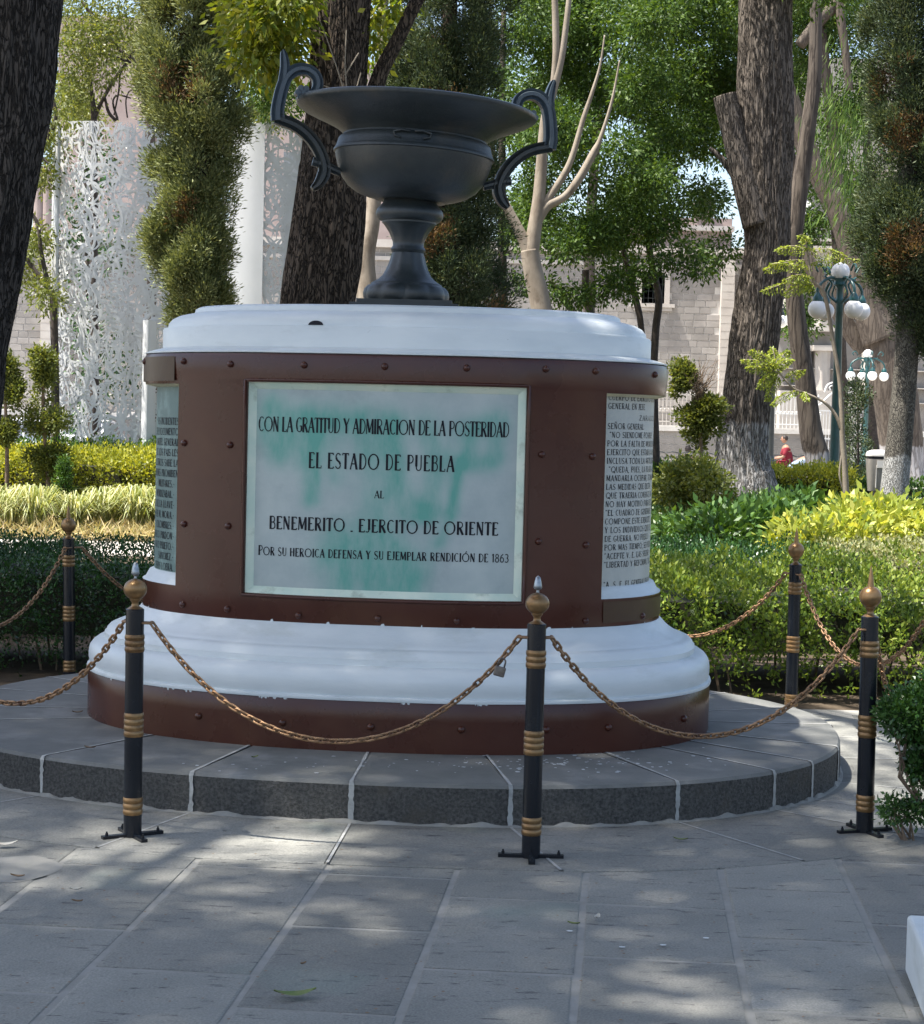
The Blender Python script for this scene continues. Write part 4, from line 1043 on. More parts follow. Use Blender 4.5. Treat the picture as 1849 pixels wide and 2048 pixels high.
LEAF['cyp'] = leafmat('olive_cypress_spray', [(0, (.05, .075, .028)), (1, (.34, .36, .17)), (.45, (.16, .19, .075))], .2, .6, .25)
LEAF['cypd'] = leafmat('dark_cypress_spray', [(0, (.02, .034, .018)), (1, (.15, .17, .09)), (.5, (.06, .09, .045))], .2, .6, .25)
LEAF['cypb'] = leafmat('browned_cypress_spray', [(0, (.07, .04, .02)), (1, (.26, .17, .09)), (.5, (.15, .09, .045))], .2, .6, .25)
LEAF['grass'] = leafmat('striped_grass_blade', [(0, (.16, .20, .05)), (1, (.62, .60, .38)), (.5, (.36, .40, .16))], .3, .45, .35)
LEAF['straw'] = leafmat('straw_blade', [(0, (.22, .15, .06)), (1, (.56, .46, .28)), (.5, (.38, .32, .13))], .2, .6, .3)
LEAF['fern'] = leafmat('feathery_yellow_green_leaf', [(0, (.16, .22, .03)), (1, (.44, .48, .10)), (.5, (.28, .35, .06))], .4, .5, .3)

def hedge(label, x0, x1, y0, y1, h, lf, size, dens, zlow=.0, group=None, k=6, name='hedge', stems=True, sag=.06, low_fade=.0, rad=.02, core=True):
    t = thing(name, label, 'hedge', ((x0+x1)/2, (y0+y1)/2, 0), group=group); o = np.array([(x0+x1)/2, (y0+y1)/2, 0])
    A_top = (x1-x0)*(y1-y0); A_f = (x1-x0)*(h-zlow); A_s = (y1-y0)*(h-zlow); A = np.array([A_top, A_f, A_s, A_s, A_f*.4]); n = int(A.sum()*dens)
    f = RNG.choice(5, n, p=A/A.sum()); u = RNG.uniform(0, 1, n); v = RNG.uniform(0, 1, n)
    P = np.zeros((n, 3)); Nn = np.zeros((n, 3))
    X = x0+(x1-x0)*u; Yv = y0+(y1-y0)*v; Z = zlow+(h-zlow)*v
    for i, (cx_, cy_, cz_, nx, ny, nz_) in enumerate([(X, Yv, np.full(n, h), 0, 0, 1), (X, np.full(n, y0), Z, 0, -1, .15), (np.full(n, x0), y0+(y1-y0)*u, Z, -1, 0, .15), (np.full(n, x1), y0+(y1-y0)*u, Z, 1, 0, .15), (X, np.full(n, y1), Z, 0, 1, .1)]):
        s = f == i; P[s, 0] = cx_[s]; P[s, 1] = cy_[s]; P[s, 2] = cz_[s]; Nn[s] = (nx, ny, nz_)
    bul = np.sin(P[:, 0]*5.1+P[:, 2]*3)*np.sin(P[:, 1]*4.3+P[:, 0]*2.2)*.5+np.sin(P[:, 0]*13+P[:, 1]*9+P[:, 2]*11)*.35
    dep = np.abs(RNG.normal(0, 1, n))*.045
    rr_ = min(.26, h*.4); ey = np.clip(rr_-(P[:, 1]-y0), 0, rr_)/rr_; ez = np.clip(P[:, 2]-(h-rr_), 0, rr_)/rr_
    P[:, 2] -= (f == 0)*ey**2*rr_*.45; P[:, 1] += (f == 1)*ez**2*rr_*.45
    P[:, 2] += (f == 0)*(.05*np.sin(P[:, 0]*2.7+1)*np.sin(P[:, 1]*2.1)+.03*np.sin(P[:, 0]*7.3+P[:, 1]*5))*sag/.1
    P += Nn*((bul*sag)-dep)[:, None]+RNG.normal(0, .012, (n, 3))
    if low_fade:
        keep = RNG.uniform(0, 1, n) < np.clip((P[:, 2]-zlow)/low_fade, .06, 1); P = P[keep]; Nn = Nn[keep]; bul = bul[keep]; n = len(P)
    P -= o
    patch = .5+.5*np.sin(P[:, 0]*2.1+P[:, 1]*1.7+3)*np.sin(P[:, 0]*.9-P[:, 1]*2.6)
    tv = np.clip(RNG.uniform(0, 1, n)*.75+.25*patch, 0, 1)
    Q, D = tips_to_leaves(P, Nn, k, rad, size)
    leafmesh('foliage', Q, size, D+np.array((0, 0, .25)), lf, .5, t, np.repeat(tv, k)*.65+RNG.uniform(0, 1, len(Q))*.35, .75)
    if core:
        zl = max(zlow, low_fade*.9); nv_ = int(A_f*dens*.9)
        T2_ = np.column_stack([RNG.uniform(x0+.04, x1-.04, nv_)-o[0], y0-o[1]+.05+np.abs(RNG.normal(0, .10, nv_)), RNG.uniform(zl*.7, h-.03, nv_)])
        Q, D = tips_to_leaves(T2_, RNG.normal(size=T2_.shape), k, rad*1.3, size); leafmesh('inner_foliage', Q, size*1.1, D, lf, .5, t, RNG.uniform(0, .45, len(Q)), .9)  # inner leaves keep to the dark ramp end, hedge shade put into colour
        mb = MB(); mb.box((0, .12, (h*.90+zl)/2), (x1-x0-.3, y1-y0-.5, h*.90-zl-.1), 0); mb.out('dark_shade_core', M['core'], t)  # plain solid box filling the hedge, its inner shade painted as dark colour
    if stems:
        mb = MB()
        for _ in range(int((x1-x0)*9)):
            x = random.uniform(x0+.1, x1-.1)-o[0]; y = random.uniform(y0+.05, y1-.15)-o[1]; r = random.uniform(.005, .013)
            mb.tube([(x, y, -.02), (x+random.uniform(-.04, .04), y, h*.25), (x+random.uniform(-.12, .12), y+random.uniform(-.06, .06), h*.6)], [r, r*.8, r*.4], 5)
        mb.out('stem', M['twig'], t, kind='stuff')
    return t

# ---------------------------------------------------------------- hedges and beds, left
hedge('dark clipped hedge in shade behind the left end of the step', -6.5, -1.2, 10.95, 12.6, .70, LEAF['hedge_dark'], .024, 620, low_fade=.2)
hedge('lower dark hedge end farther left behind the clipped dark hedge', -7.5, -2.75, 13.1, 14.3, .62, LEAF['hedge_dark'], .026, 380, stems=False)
hedge('long golden yellow sunlit hedge before the white lattice sculpture', -9, .8, 26, 28.4, .98, LEAF['yellow'], .06, 190, k=6, rad=.045, sag=.12)
hedge('green hedge behind the golden one at far left', -11, -4.0, 29.6, 30.6, 1.12, LEAF['hedge_green'], .06, 120, rad=.04, stems=False)
def blades(P0_, n, h, spread, lf, w=.02, parent=None, name='blade_tuft', bend=.6):
    V = []; Fc = []; rn = []
    for i in range(n):
        a = random.uniform(0, 2*pi); l = h*random.uniform(.6, 1.15); out = spread*random.uniform(.3, 1.1); b = Vector((random.gauss(0, .03), random.gauss(0, .03), 0)); d = Vector((cos(a), sin(a), 0)); s = Vector((-sin(a), cos(a), 0))*w*.5
        pts = [b, b+d*out*.35+Vector((0, 0, l*.6)), b+d*out*.75+Vector((0, 0, l*.92)), b+d*out*1.15+Vector((0, 0, l*(.92-bend*random.uniform(0, .7))))]
        ww = [.6, 1, .8, .05]; base = len(V); r = random.random()
        for p, q in zip(pts, ww): V += [p-s*q, p+s*q]; rn += [r, r]
        for k in range(3): Fc.append((base+2*k, base+2*k+1, base+2*k+3, base+2*k+2))
    me = mesh(name, V, Fc, lf); at = me.attributes.new('rnd', 'FLOAT', 'POINT'); at.data.foreach_set('value', rn); return me
tuft_ms = [blades(None, 300, .56, .46, LEAF['grass'], .017) for _ in range(3)]
GRASSPOS = [(15, 1050, 'at the left edge of the photo'), (75, 1060, 'tallest of the row, left of the back left post'), (150, 1062, 'right behind the back left post'), (205, 1062, 'second from the pedestal'), (275, 1060, 'next to the pedestal edge'), (330, 1058, 'mostly hidden by the pedestal')]
for i, (x, y, s) in enumerate(GRASSPOS):
    p = gp(x, 1068); o = obj('grass_tuft', tuft_ms[i % 3], None, (p.x, p.y+random.uniform(-.2, .3), 0), (0, 0, random.uniform(0, 6))); sc = random.uniform(.9, 1.15); o.scale = (sc, sc, sc*(1.15 if i == 1 else 1)); tag(o, 'striped cream grass tuft, '+s, 'grass tuft', 'striped grass tufts in the left bed')
V = []; 
N = 9000; P = np.column_stack([RNG.uniform(-7.5, 0, N), RNG.uniform(23.3, 25.6, N), RNG.uniform(-.01, .10, N)])
g_ = leafmesh('dry_grass', P, .20, np.tile((0, 0, .35), (N, 1)), LEAF['straw'], .07, None, None, .9, kind='stuff'); tag(g_, 'sunlit straw coloured dead blades covering the left bed', 'dry grass')
N = 5000; P = np.column_stack([RNG.uniform(-7.5, 0, N), RNG.uniform(23.5, 25.8, N), RNG.uniform(0, .06, N)])[:2600]; N = 2600
g_ = leafmesh('low_grass', P, .16, np.tile((0, 0, .9), (N, 1)), LEAF['grass'], .06, None, None, .7, kind='stuff'); tag(g_, 'low green grass growing through the straw in the left bed', 'grass')

def topiary(label, balls, stem, Y, lf, size=.05, group=None, ntip=420, k=8, smat='twig'):
    b = dp(stem[-1][0], stem[-1][1], Y); base = Vector((b.x, b.y, 0)); t = thing('topiary_tree', label, 'topiary tree', base, group=group)
    pts = [(p.x-base.x, p.y-base.y, max(p.z, -.03) if i < len(stem)-1 else -.03, w/2/F_PX*Y) for i, (p, w) in enumerate([(dp(x, y, Y), w) for x, y, w in stem])]
    mb = trunk_bm(pts[::-1], 8, .1, sub=3); mb.out('trunk', M[smat], t, smooth=True)
    for (x, y, rx, ry) in balls:
        c = dp(x, y, Y)-base; R = rx/F_PX*Y; Rz = ry/F_PX*Y
        subs = [((c.x+random.gauss(0, R*.42), c.y+random.gauss(0, R*.4), c.z+random.gauss(0, Rz*.45)), (R*.5, R*.5, Rz*.48), 1) for _ in range(7)]+[((c.x, c.y, c.z), (R*.7, R*.7, Rz*.7), 2)]
        crown('foliage_ball', subs, ntip, k, .035, size, lf, t, .5, (0, 0, .3))
    return t
topiary('three ball topiary tree in the golden hedge, nearer the lattice sculpture', [(88, 742, 33, 32), (84, 838, 50, 44), (102, 922, 36, 30)], [(88, 725, 4), (86, 800, 7), (88, 860, 7), (96, 960, 9), (98, 1000, 10)], 25.6, LEAF['olive'])
topiary('topiary tree cut off by the left edge of the photo', [(4, 735, 26, 36), (22, 775, 24, 34), (12, 868, 24, 26)], [(6, 720, 4), (10, 800, 6), (14, 900, 8), (14, 990, 9)], 25.4, LEAF['olive'])
topiary('young dark conifer stalk rising from the golden hedge behind the back left post', [(128, 945, 11, 26), (128, 985, 20, 22)], [(128, 925, 2), (128, 985, 4), (128, 1040, 5)], 25.0, LEAF['hedge_green'], .04, ntip=170)

# ---------------------------------------------------------------- hedges and beds, right
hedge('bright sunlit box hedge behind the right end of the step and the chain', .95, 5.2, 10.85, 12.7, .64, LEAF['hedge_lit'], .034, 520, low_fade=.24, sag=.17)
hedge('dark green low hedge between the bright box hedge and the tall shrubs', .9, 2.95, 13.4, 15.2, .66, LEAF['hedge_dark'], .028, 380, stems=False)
hedge('cream variegated hedge right of the dark low hedge', 2.75, 6, 13.5, 14.9, .70, LEAF['varieg'], .032, 330, stems=False, sag=.10)
def shrub(label, blobs, lf, size, ntip, k, name='shrub', width=.45, rad=.05, cat='shrub', bias=(0, 0, -.1), base=None, stems=6, group=None):
    c = blobs[0][0] if base is None else base; t = thing(name, label, cat, (c[0], c[1], 0), group=group)
    bl = [((b[0][0]-c[0], b[0][1]-c[1], b[0][2]), b[1], b[2]) for b in blobs]
    crown('foliage', bl, ntip, k, rad, size, lf, t, width, bias)
    mb = MB()
    for _ in range(stems):
        b = random.choice(bl); x, y, z = b[0]; j = lambda s: random.uniform(-s, s)
        rs = .4 if size < .03 else 1; mb.tube([(x*.3*rs+x*(1-rs)*.4+j(.1)*rs, y*.7+j(.1)*rs, -.03), (x*.85+j(.08)*rs, y*.85, z*.5), (x+j(.15)*rs, y+j(.1)*rs, z)], [.014*rs, .010*rs, .004*rs], 5)
    mb.out('stem', M['twig'], t, kind='stuff'); return t
def bl(x, y, Y, rx, ry, rd=.5, w=1): 
    p = dp(x, y, Y); return ((p.x, p.y, p.z), (rx/F_PX*Y, rd, ry/F_PX*Y), w)
shrub('big yellow leaved croton bush, brightest plant on the right', [bl(1700, 1085, 17, 95, 50, .7, 3), bl(1600, 1100, 16.6, 70, 42, .6, 2), bl(1800, 1075, 17.3, 85, 50, .7, 3), bl(1880, 1100, 17, 70, 50), bl(1745, 1045, 17.6, 90, 30, .6, 2)], LEAF['croton'], .105, 1500, 7, width=.42, rad=.07)
shrub('broad leaved green shrub left of the yellow croton', [bl(1520, 1060, 17.4, 85, 45, .6, 2), bl(1450, 1070, 17.0, 65, 45, .5, 2), bl(1590, 1030, 18, 60, 30, .5)], LEAF['shrub'], .095, 900, 7, width=.45, rad=.07)
shrub('olive leaved shrub beside the pedestal edge', [bl(1430, 1090, 16, 60, 45, .5, 2), bl(1370, 1080, 17, 50, 40)], LEAF['hedge_green'], .08, 500, 7, rad=.06)
N = 34000; P = np.column_stack([RNG.uniform(1.5, 8.5, N), RNG.uniform(18.4, 29, N), np.zeros(N)]); P[:, 2] = .30+.018*(P[:, 1]-18)+.2*np.sin(P[:, 0]*2.3+P[:, 1])*np.sin(P[:, 1]*1.6)+RNG.uniform(-.12, .08, N)
gc = leafmesh('ground_cover', P, .085, np.tile((0, -.1, .8), (N, 1)), LEAF['hedge_green'], .4, None, np.clip(RNG.uniform(0, 1, N)*.5+.25+.35*np.sin(P[:, 0]*1.9+2)*np.sin(P[:, 1]*.9), 0, 1), .8, kind='stuff'); tag(gc, 'mixed leafy ground cover filling the right bed round the tree trunks', 'ground cover')
N = 2200; P = np.column_stack([RNG.uniform(3.6, 4.6, N), RNG.uniform(20, 24, N), RNG.uniform(.3, .6, N)])
gl = leafmesh('strap_leaves', P, .30, np.tile((.3, 0, .7), (N, 1)), LEAF['hedge_green'], .07, None, None, .5, kind='stuff'); tag(gl, 'thin arching strap leaves in the middle of the right bed', 'plants')
hedge('small clipped yellow topped hedge behind the whitewashed trunk', 4.55, 5.9, 28.5, 30.2, .98, LEAF['yellow'], .06, 210, rad=.04, stems=False)
hedge('green clipped hedge left of the whitewashed trunk', 2.4, 4.0, 28.8, 30.4, .98, LEAF['hedge_green'], .06, 200, rad=.04, stems=False)
hedge('low far hedge behind the litter bin', 6.1, 12.5, 31.5, 32.6, .75, LEAF['hedge_green'], .07, 120, rad=.04, stems=False)
shrub('leafy bush with yellowing tips between pedestal and whitewashed trunk', [bl(1385, 955, 23, 52, 38, .5, 2), bl(1420, 975, 22.5, 45, 35, .5), bl(1345, 975, 23, 40, 35, .5)], LEAF['olive'], .07, 620, 8, rad=.05)
topiary('small twin topped topiary tree right of the pedestal', [(1400, 838, 34, 38), (1370, 750, 22, 30), (1415, 812, 30, 22)], [(1400, 780, 4), (1402, 860, 6), (1403, 920, 7), (1400, 1010, 8), (1395, 1075, 9)], 24.5, LEAF['olive'], .055)
# its bare upper twigs
mb = MB()
for _ in range(60):
    a = dp(random.uniform(1385, 1410), random.uniform(770, 810), 24.4); b = dp(random.uniform(1365, 1440), random.uniform(712, 780), 24.4+random.uniform(-.2, .2)); m_ = a.lerp(b, .5)+Vector((random.uniform(-.06, .06), 0, random.uniform(-.03, .06)))
    mb.tube([a, m_, b], [.006, .004, .002], 4)
bt = mb.out('twiggy_sapling', M['twig']); tag(bt, 'bare brown twigs standing above the small topiary tree', 'sapling')
# near right shrub
def nearpt(x, y, Y): return dp(x, y, Y)
shrub('near dark green shrub cut off by the right edge, in front of the post', [bl(1832, 1432, 7.25, 58, 52, .16, 2), bl(1880, 1410, 7.3, 60, 75, .16, 2), bl(1848, 1525, 7.25, 36, 42, .15, 1.2), bl(1895, 1490, 7.3, 50, 80, .2, 2), bl(1792, 1428, 7.2, 30, 26, .1, .6)], LEAF['near'], .023, 1500, 8, name='shrub', rad=.016, width=.55, bias=(0, 0, .1), base=(2.02, 7.27, 0), stems=22)
shrub('low ragged twig of the shrub sprouting near the post foot', [bl(1792, 1618, 7.2, 26, 22, .08, 2), bl(1835, 1622, 7.2, 26, 26, .08, 2)], LEAF['near'], .022, 150, 6, name='shrub', rad=.014, width=.55, base=(1.78, 7.2, 0), stems=9)

# ---------------------------------------------------------------- trees
def tree(label, name='tree', base=(0, 0), group=None): return thing(name, label, 'tree', (base[0], base[1], 0), group=group)
def sub(P, base): return [(p[0]-base[0], p[1]-base[1], p[2], p[3]) for p in P]
# T1 left foreground trunk
Y = 12.0; L1 = [(10, -120, 215), (12, -20, 205), (12, 80, 195), (2, 190, 205), (-12, 265, 205), (-30, 350, 205), (-62, 500, 210), (-98, 680, 215), (-122, 860, 225), (-150, 1050, 245), (-185, 1240, 290), (-200, 1330, 360)]
P = pxpath(L1, Y); b1 = (P[-1][0], Y); t1 = tree('big dark leaning trunk at the left edge of the photo', base=b1)
top1 = P[0]; ext = [(top1[0]+.6, top1[1]+.1, 13, .10), (top1[0]+.5, top1[1]+.1, 9.5, .2), (top1[0]+.35, top1[1]+.1, 6.8, .26)]
P = ext+P
P[-1] = (P[-1][0], P[-1][1], -.05, P[-1][3])
trunk_bm(sub(P, b1)[::-1], 220, .10, 3.0, 18, fur=.05).out('trunk', M['barkA'], t1, smooth=True)
# T2 big central trunk
Y = 15.0; L2 = [(690, -120, 105), (684, -20, 112), (680, 60, 112), (676, 180, 112), (670, 290, 130), (662, 400, 140), (648, 520, 145), (635, 600, 146), (620, 760, 150), (605, 960, 165), (592, 1150, 200), (585, 1250, 260)]
P = pxpath(L2, Y); b2 = (P[-1][0], Y); P = [(P[0][0]+.2, Y, 13.0, .08), (P[0][0]+.1, Y, 8, .17)]+P; P[-1] = (*P[-1][:2], -.05, P[-1][3])
t2 = tree('thick dark furrowed trunk directly behind the urn', base=b2)
trunk_bm(sub(P, b2)[::-1], 220, .08, 3.4, 18, fur=.055).out('trunk', M['barkB'], t2, smooth=True)
mb = MB()
trunk_bm(sub(pxpath([(735, 240, 40), (760, 150, 32), (800, 70, 28), (850, -30, 26), (900, -120, 20)], Y), b2), 16, .06, mb=mb)
trunk_bm(sub(pxpath([(640, 60, 40), (632, 10, 60), (620, -60, 60), (600, -160, 50)], Y), b2), 20, .06, mb=mb)
mb.out('limb', M['barkB'], t2, smooth=True)
mb = MB()
for pts in [[(695, 200), (672, 130), (655, 80), (640, 40)], [(695, 200), (690, 130), (693, 60)], [(690, 150), (715, 110), (718, 105)], [(700, 190), (715, 170), (722, 145)], [(695, 195), (660, 175), (645, 170)]]:
    q = [dp(x, y, Y-.45)-Vector((b2[0], b2[1], 0)) for x, y in pts]; mb.tube(q, [.006-.001*i for i in range(len(q))], 5)
mb.out('twig', M['bark_pale'], t2)
# yellow green broad leaves hanging beside T2
crown('foliage', [((dp(x, y, yy).x-b2[0], yy-b2[1], dp(x, y, yy).z), (rx/F_PX*yy, .45, ry/F_PX*yy), w) for x, y, yy, rx, ry, w in [(545, 40, 14.6, 65, 50, 3), (575, -20, 14.4, 60, 40, 2), (520, 105, 14.9, 50, 42, 2), (580, 105, 14.8, 30, 32, 1), (500, 20, 15, 50, 50, 2), (745, 70, 15.3, 25, 60, 1), (760, 10, 15.3, 60, 40, 1)]],
      430, 9, .08, .085, LEAF['maple'], t2, .42, (0, 0, -.5))
# unseen overhead crowns of the big trees, widened and gapped to shape the shade
def canopy(parent, base, blobs, ntip, lf, k=14, size=.12, rad=.17):
    crown('crown', [((x-base[0], y-base[1], z), r, w) for (x, y, z), r, w in blobs], ntip, k, rad, size, lf, parent, .5, (0, 0, -.2))
can = []
rr = random.Random(5)
for x in np.arange(-10.0, 9.0, 1.05):
    for y in np.arange(-5.0, 16.0, 1.05):
        if y > 13.2 and x < -3.8: continue
        if y > 12.8 and x > .5: continue
        hole = (-4.8 < x < 1.6 and y > 8.5) or (-2.9 < x < -.9 and 5.4 < y < 8.6)
        if hole and rr.random() < .96: continue
        if rr.random() < .04: continue
        can.append(((x-1.7+rr.uniform(-.4, .4), y-.5+rr.uniform(-.4, .4), rr.uniform(13.5, 17)), (rr.uniform(.8, 1.25), rr.uniform(.8, 1.25), .6), 1))
HOLES = []
left_c = [c for c in can if c[0][1] < 12.2]; right_c = [c for c in can if c[0][1] >= 12.2]
canopy(t1, b1, left_c, 31000, LEAF['ficus'], 13, .165, .22); canopy(t2, b2, right_c, 1500, LEAF['ficus'], 13, .165, .22)
mb = MB()
for c in left_c[::9]:
    e = Vector(c[0])-Vector((b1[0], b1[1], 0)); s = Vector((top1[0]+.4-b1[0], .1, 8.3)); mb.tube([s, s.lerp(e, .5)+Vector((0, 0, .5)), e], [.05, .03, .01], 6)
mb.out('limb', M['barkA'], t1)
mb = MB()
for c in right_c[::4]:
    e = Vector(c[0])-Vector((b2[0], b2[1], 0)); s = Vector((P[0][0]-b2[0], 0, 8.3)); mb.tube([s, s.lerp(e, .5)+Vector((0, 0, .5)), e], [.04, .025, .01], 6)
mb.out('branch', M['barkB'], t2)

# cypresses: upright sprays
def cypress(label, Y, base_px, spine, rows, n, lf, brown=.08, size=.050, parent_trunk=None, k=30, tuft=.045, dirz=.7, lobes=150):
    b = dp(base_px, 1000, Y); base = (b.x, Y); t = thing('cypress_tree', label, 'tree', (base[0], base[1], 0))
    trunk_bm(sub(spine, base)[::-1], 20, .08, 3, 5).out('trunk', M['barkB'] if parent_trunk is None else parent_trunk, t, smooth=True)
    T = []; 
    ys = [r[0] for r in rows]; l = [r[1] for r in rows]; rt_ = [r[2] for r in rows]
    nl = lobes; yl = RNG.uniform(ys[0], ys[-1], nl); x0_ = np.interp(yl, ys, l); x1_ = np.interp(yl, ys, rt_)
    al = RNG.uniform(0, 2*pi, nl); rl = np.sqrt(RNG.uniform(.05, 1, nl)); hx = (x1_-x0_)/2*rl*.92; pxl = (x0_+x1_)/2+hx*np.cos(al); dYl = (hx/F_PX*Y)*np.sin(al)
    Lc = np.array([tuple(dp(pxl[i], yl[i], Y+dYl[i])) for i in range(nl)])-np.array([base[0], base[1], 0]); ls = RNG.uniform(.6, 1.25, nl)
    idx = RNG.integers(0, nl, n); dd0 = RNG.normal(size=(n, 3)); dd0 /= np.linalg.norm(dd0, axis=1)[:, None]
    pts = Lc[idx]+dd0*np.array((.13, .13, .22))*(ls[idx]*RNG.uniform(.3, 1, n)**.5)[:, None]
    ang = np.arctan2(Lc[idx, 1]+dd0[:, 1]*.3, Lc[idx, 0]-np.interp(pts[:, 2], [0, 8], [0, 0])+dd0[:, 0]*.3)
    D = np.column_stack([np.cos(ang), np.sin(ang), np.zeros(n)])
    br = (mn_field(pts) > 1.0-brown) & (RNG.uniform(0, 1, n) < .7)
    for sel, mm, nm in ((~br, lf, 'foliage'), (br, LEAF['cypb'], 'browned_foliage')):
        if sel.sum() < 5: continue
        tp, dd = pts[sel], D[sel]
        tv = RNG.uniform(0, 1, len(tp)); Q = np.repeat(tp, k, 0); o = RNG.normal(size=Q.shape)*tuft; 
        DD = np.repeat(dd, k, 0)*.5+o/tuft*.55+np.array((0, 0, dirz))
        leafmesh(nm, Q+o, size, DD, mm, .26, t, np.repeat(tv, k)*.6+RNG.uniform(0, 1, len(Q))*.4, .35)
    return t
def mn_field(P):
    return np.array([.5+.9*mn.noise(Vector(p)*1.7) for p in P])
Y = 20.0
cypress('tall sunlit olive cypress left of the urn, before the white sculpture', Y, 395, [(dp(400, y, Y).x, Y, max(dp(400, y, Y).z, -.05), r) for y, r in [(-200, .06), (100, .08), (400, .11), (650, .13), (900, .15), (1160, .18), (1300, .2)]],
        [(-160, 300, 520), (0, 285, 500), (60, 278, 478), (140, 272, 500), (230, 280, 492), (300, 290, 480), (380, 290, 462), (440, 288, 458), (520, 288, 470), (580, 300, 470), (625, 345, 450), (640, 380, 420)], 6800, LEAF['cyp'], .10, lobes=200)
# thin dry side sprays of this cypress
mb = MB()
for i in range(70):
    y0_ = random.uniform(250, 600); a = dp(random.uniform(430, 460), y0_, Y); b = dp(random.uniform(470, 505), y0_-random.uniform(-20, 60), Y+random.uniform(-.3, .3)); mb.tube([a, a.lerp(b, .5)+Vector((0, 0, -.04)), b], [.007, .005, .002], 4)
Y = 21.5
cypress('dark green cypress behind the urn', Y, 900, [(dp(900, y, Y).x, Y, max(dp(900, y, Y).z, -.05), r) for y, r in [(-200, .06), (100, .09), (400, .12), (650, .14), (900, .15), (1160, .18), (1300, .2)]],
        [(-160, 790, 1060), (0, 790, 1035), (90, 780, 1020), (180, 770, 1010), (280, 790, 1030), (380, 800, 1010), (470, 790, 1020), (540, 800, 1035), (590, 830, 1040), (640, 860, 1020)], 6200, LEAF['cypd'], .09, lobes=300)
Y = 22.0
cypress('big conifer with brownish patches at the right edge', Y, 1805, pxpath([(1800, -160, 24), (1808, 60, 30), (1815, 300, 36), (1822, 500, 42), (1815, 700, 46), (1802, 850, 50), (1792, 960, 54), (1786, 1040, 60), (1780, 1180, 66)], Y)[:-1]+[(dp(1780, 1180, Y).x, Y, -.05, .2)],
        [(-160, 1740, 1960), (0, 1730, 1950), (120, 1725, 1950), (220, 1738, 1955), (330, 1722, 1960), (430, 1705, 1960), (500, 1712, 1960), (560, 1730, 1950), (610, 1770, 1940), (660, 1800, 1920), (690, 1830, 1900)], 7600, LEAF['cypd'], .10, lobes=400, parent_trunk=M['barkE'])
# T5 pale tree
Y = 25.0; b5 = (dp(1090, 900, Y).x, Y); t5 = tree('pale smooth barked forked tree right of the urn', base=b5)
mb = MB()
trunk_bm(sub(pxpath([(1092, 1060, 60), (1092, 800, 46), (1088, 660, 42), (1080, 600, 40), (1066, 540, 38), (1060, 500, 36)], Y), b5)[:1]+sub(pxpath([(1092, 1060, 60), (1092, 800, 46), (1088, 660, 42), (1080, 600, 40), (1066, 540, 38), (1060, 500, 36)], Y), b5)[1:], 24, .04, mb=mb)
for L_ in [[(1062, 520, 30), (1048, 480, 24), (1022, 430, 21), (1004, 392, 19), (990, 330, 15), (975, 250, 12)], [(1060, 520, 34), (1068, 470, 30), (1078, 400, 26), (1084, 320, 22), (1090, 240, 18), (1104, 190, 18), (1122, 120, 15), (1134, 40, 12), (1145, -60, 10)],
           [(1076, 440, 22), (1095, 412, 20), (1130, 392, 17), (1160, 355, 17), (1188, 305, 15), (1202, 275, 9), (1225, 200, 6), (1240, 120, 3)], [(1080, 420, 16), (1100, 392, 16), (1128, 350, 14), (1146, 310, 12), (1168, 235, 10), (1185, 185, 8), (1201, 130, 5), (1210, 70, 3)],
           [(1104, 195, 12), (1112, 120, 14), (1112, 50, 14), (1108, -60, 12)]]:
    trunk_bm(sub(pxpath(L_, Y), b5), 14, .05, mb=mb)
mb.out('trunk', M['bark_pale'], t5, smooth=True)
# second pale trunk behind the big one
Y = 24.0; b6 = (dp(735, 900, Y).x, Y); t6 = tree('slim pale trunk just right of the thick dark trunk', base=b6)
trunk_bm(sub(pxpath([(740, 1080, 60), (742, 800, 48), (738, 620, 42), (732, 520, 36), (745, 440, 32), (752, 330, 26), (762, 150, 22), (770, -80, 18)], Y), b6), 20, .05).out('trunk', M['bark_pale'], t6, smooth=True)
trunk_bm(sub(pxpath([(735, 640, 22), (722, 590, 18), (712, 540, 14), (708, 480, 10)], Y), b6), 12, .05).out('branch', M['bark_pale'], t6, smooth=True)
# T4 ficus mass
def bl3(x, y, Y, rx, ry, rd=.9, w=1): p = dp(x, y, Y); return ((p.x, p.y, p.z), (rx/F_PX*Y, rd, ry/F_PX*Y), w)
def rel(B, base): return [((c[0]-base[0], c[1]-base[1], c[2]), r, w) for c, r, w in B]
b7 = (dp(1300, 900, 29).x, 29.0); t7 = tree('wide green ficus crown on thin dark stems before the church wall', base=b7)
rb = random.Random(3); B = []
for _ in range(150):
    x = rb.uniform(1040, 1510); y = rb.uniform(-60, 560)
    lim = np.interp(x, [1040, 1120, 1200, 1300, 1370, 1440, 1480, 1510], [540, 575, 560, 545, 470, 530, 400, 330])
    if y > lim-20: continue
    B.append(bl3(x, y, rb.uniform(28.6, 31) if x > 1360 else rb.uniform(26.5, 31), rb.uniform(24, 50), rb.uniform(18, 38), rb.uniform(.3, .6)))
crown('crown', rel(B, b7), 12000, 10, .10, .075, LEAF['ficus'], t7, .42, (0, 0, -.35))
B = [bl3(x, y, 27, 30, 16, .4) for x, y in [(1400, 540), (1380, 500), (1060, 560), (1100, 585), (1150, 590), (1200, 585), (1250, 575), (1230, 560), (1330, 520), (1290, 540)]]
crown('low_branches', rel(B, b7), 520, 9, .08, .075, LEAF['ficus'], t7, .4, (0, 0, -.45))
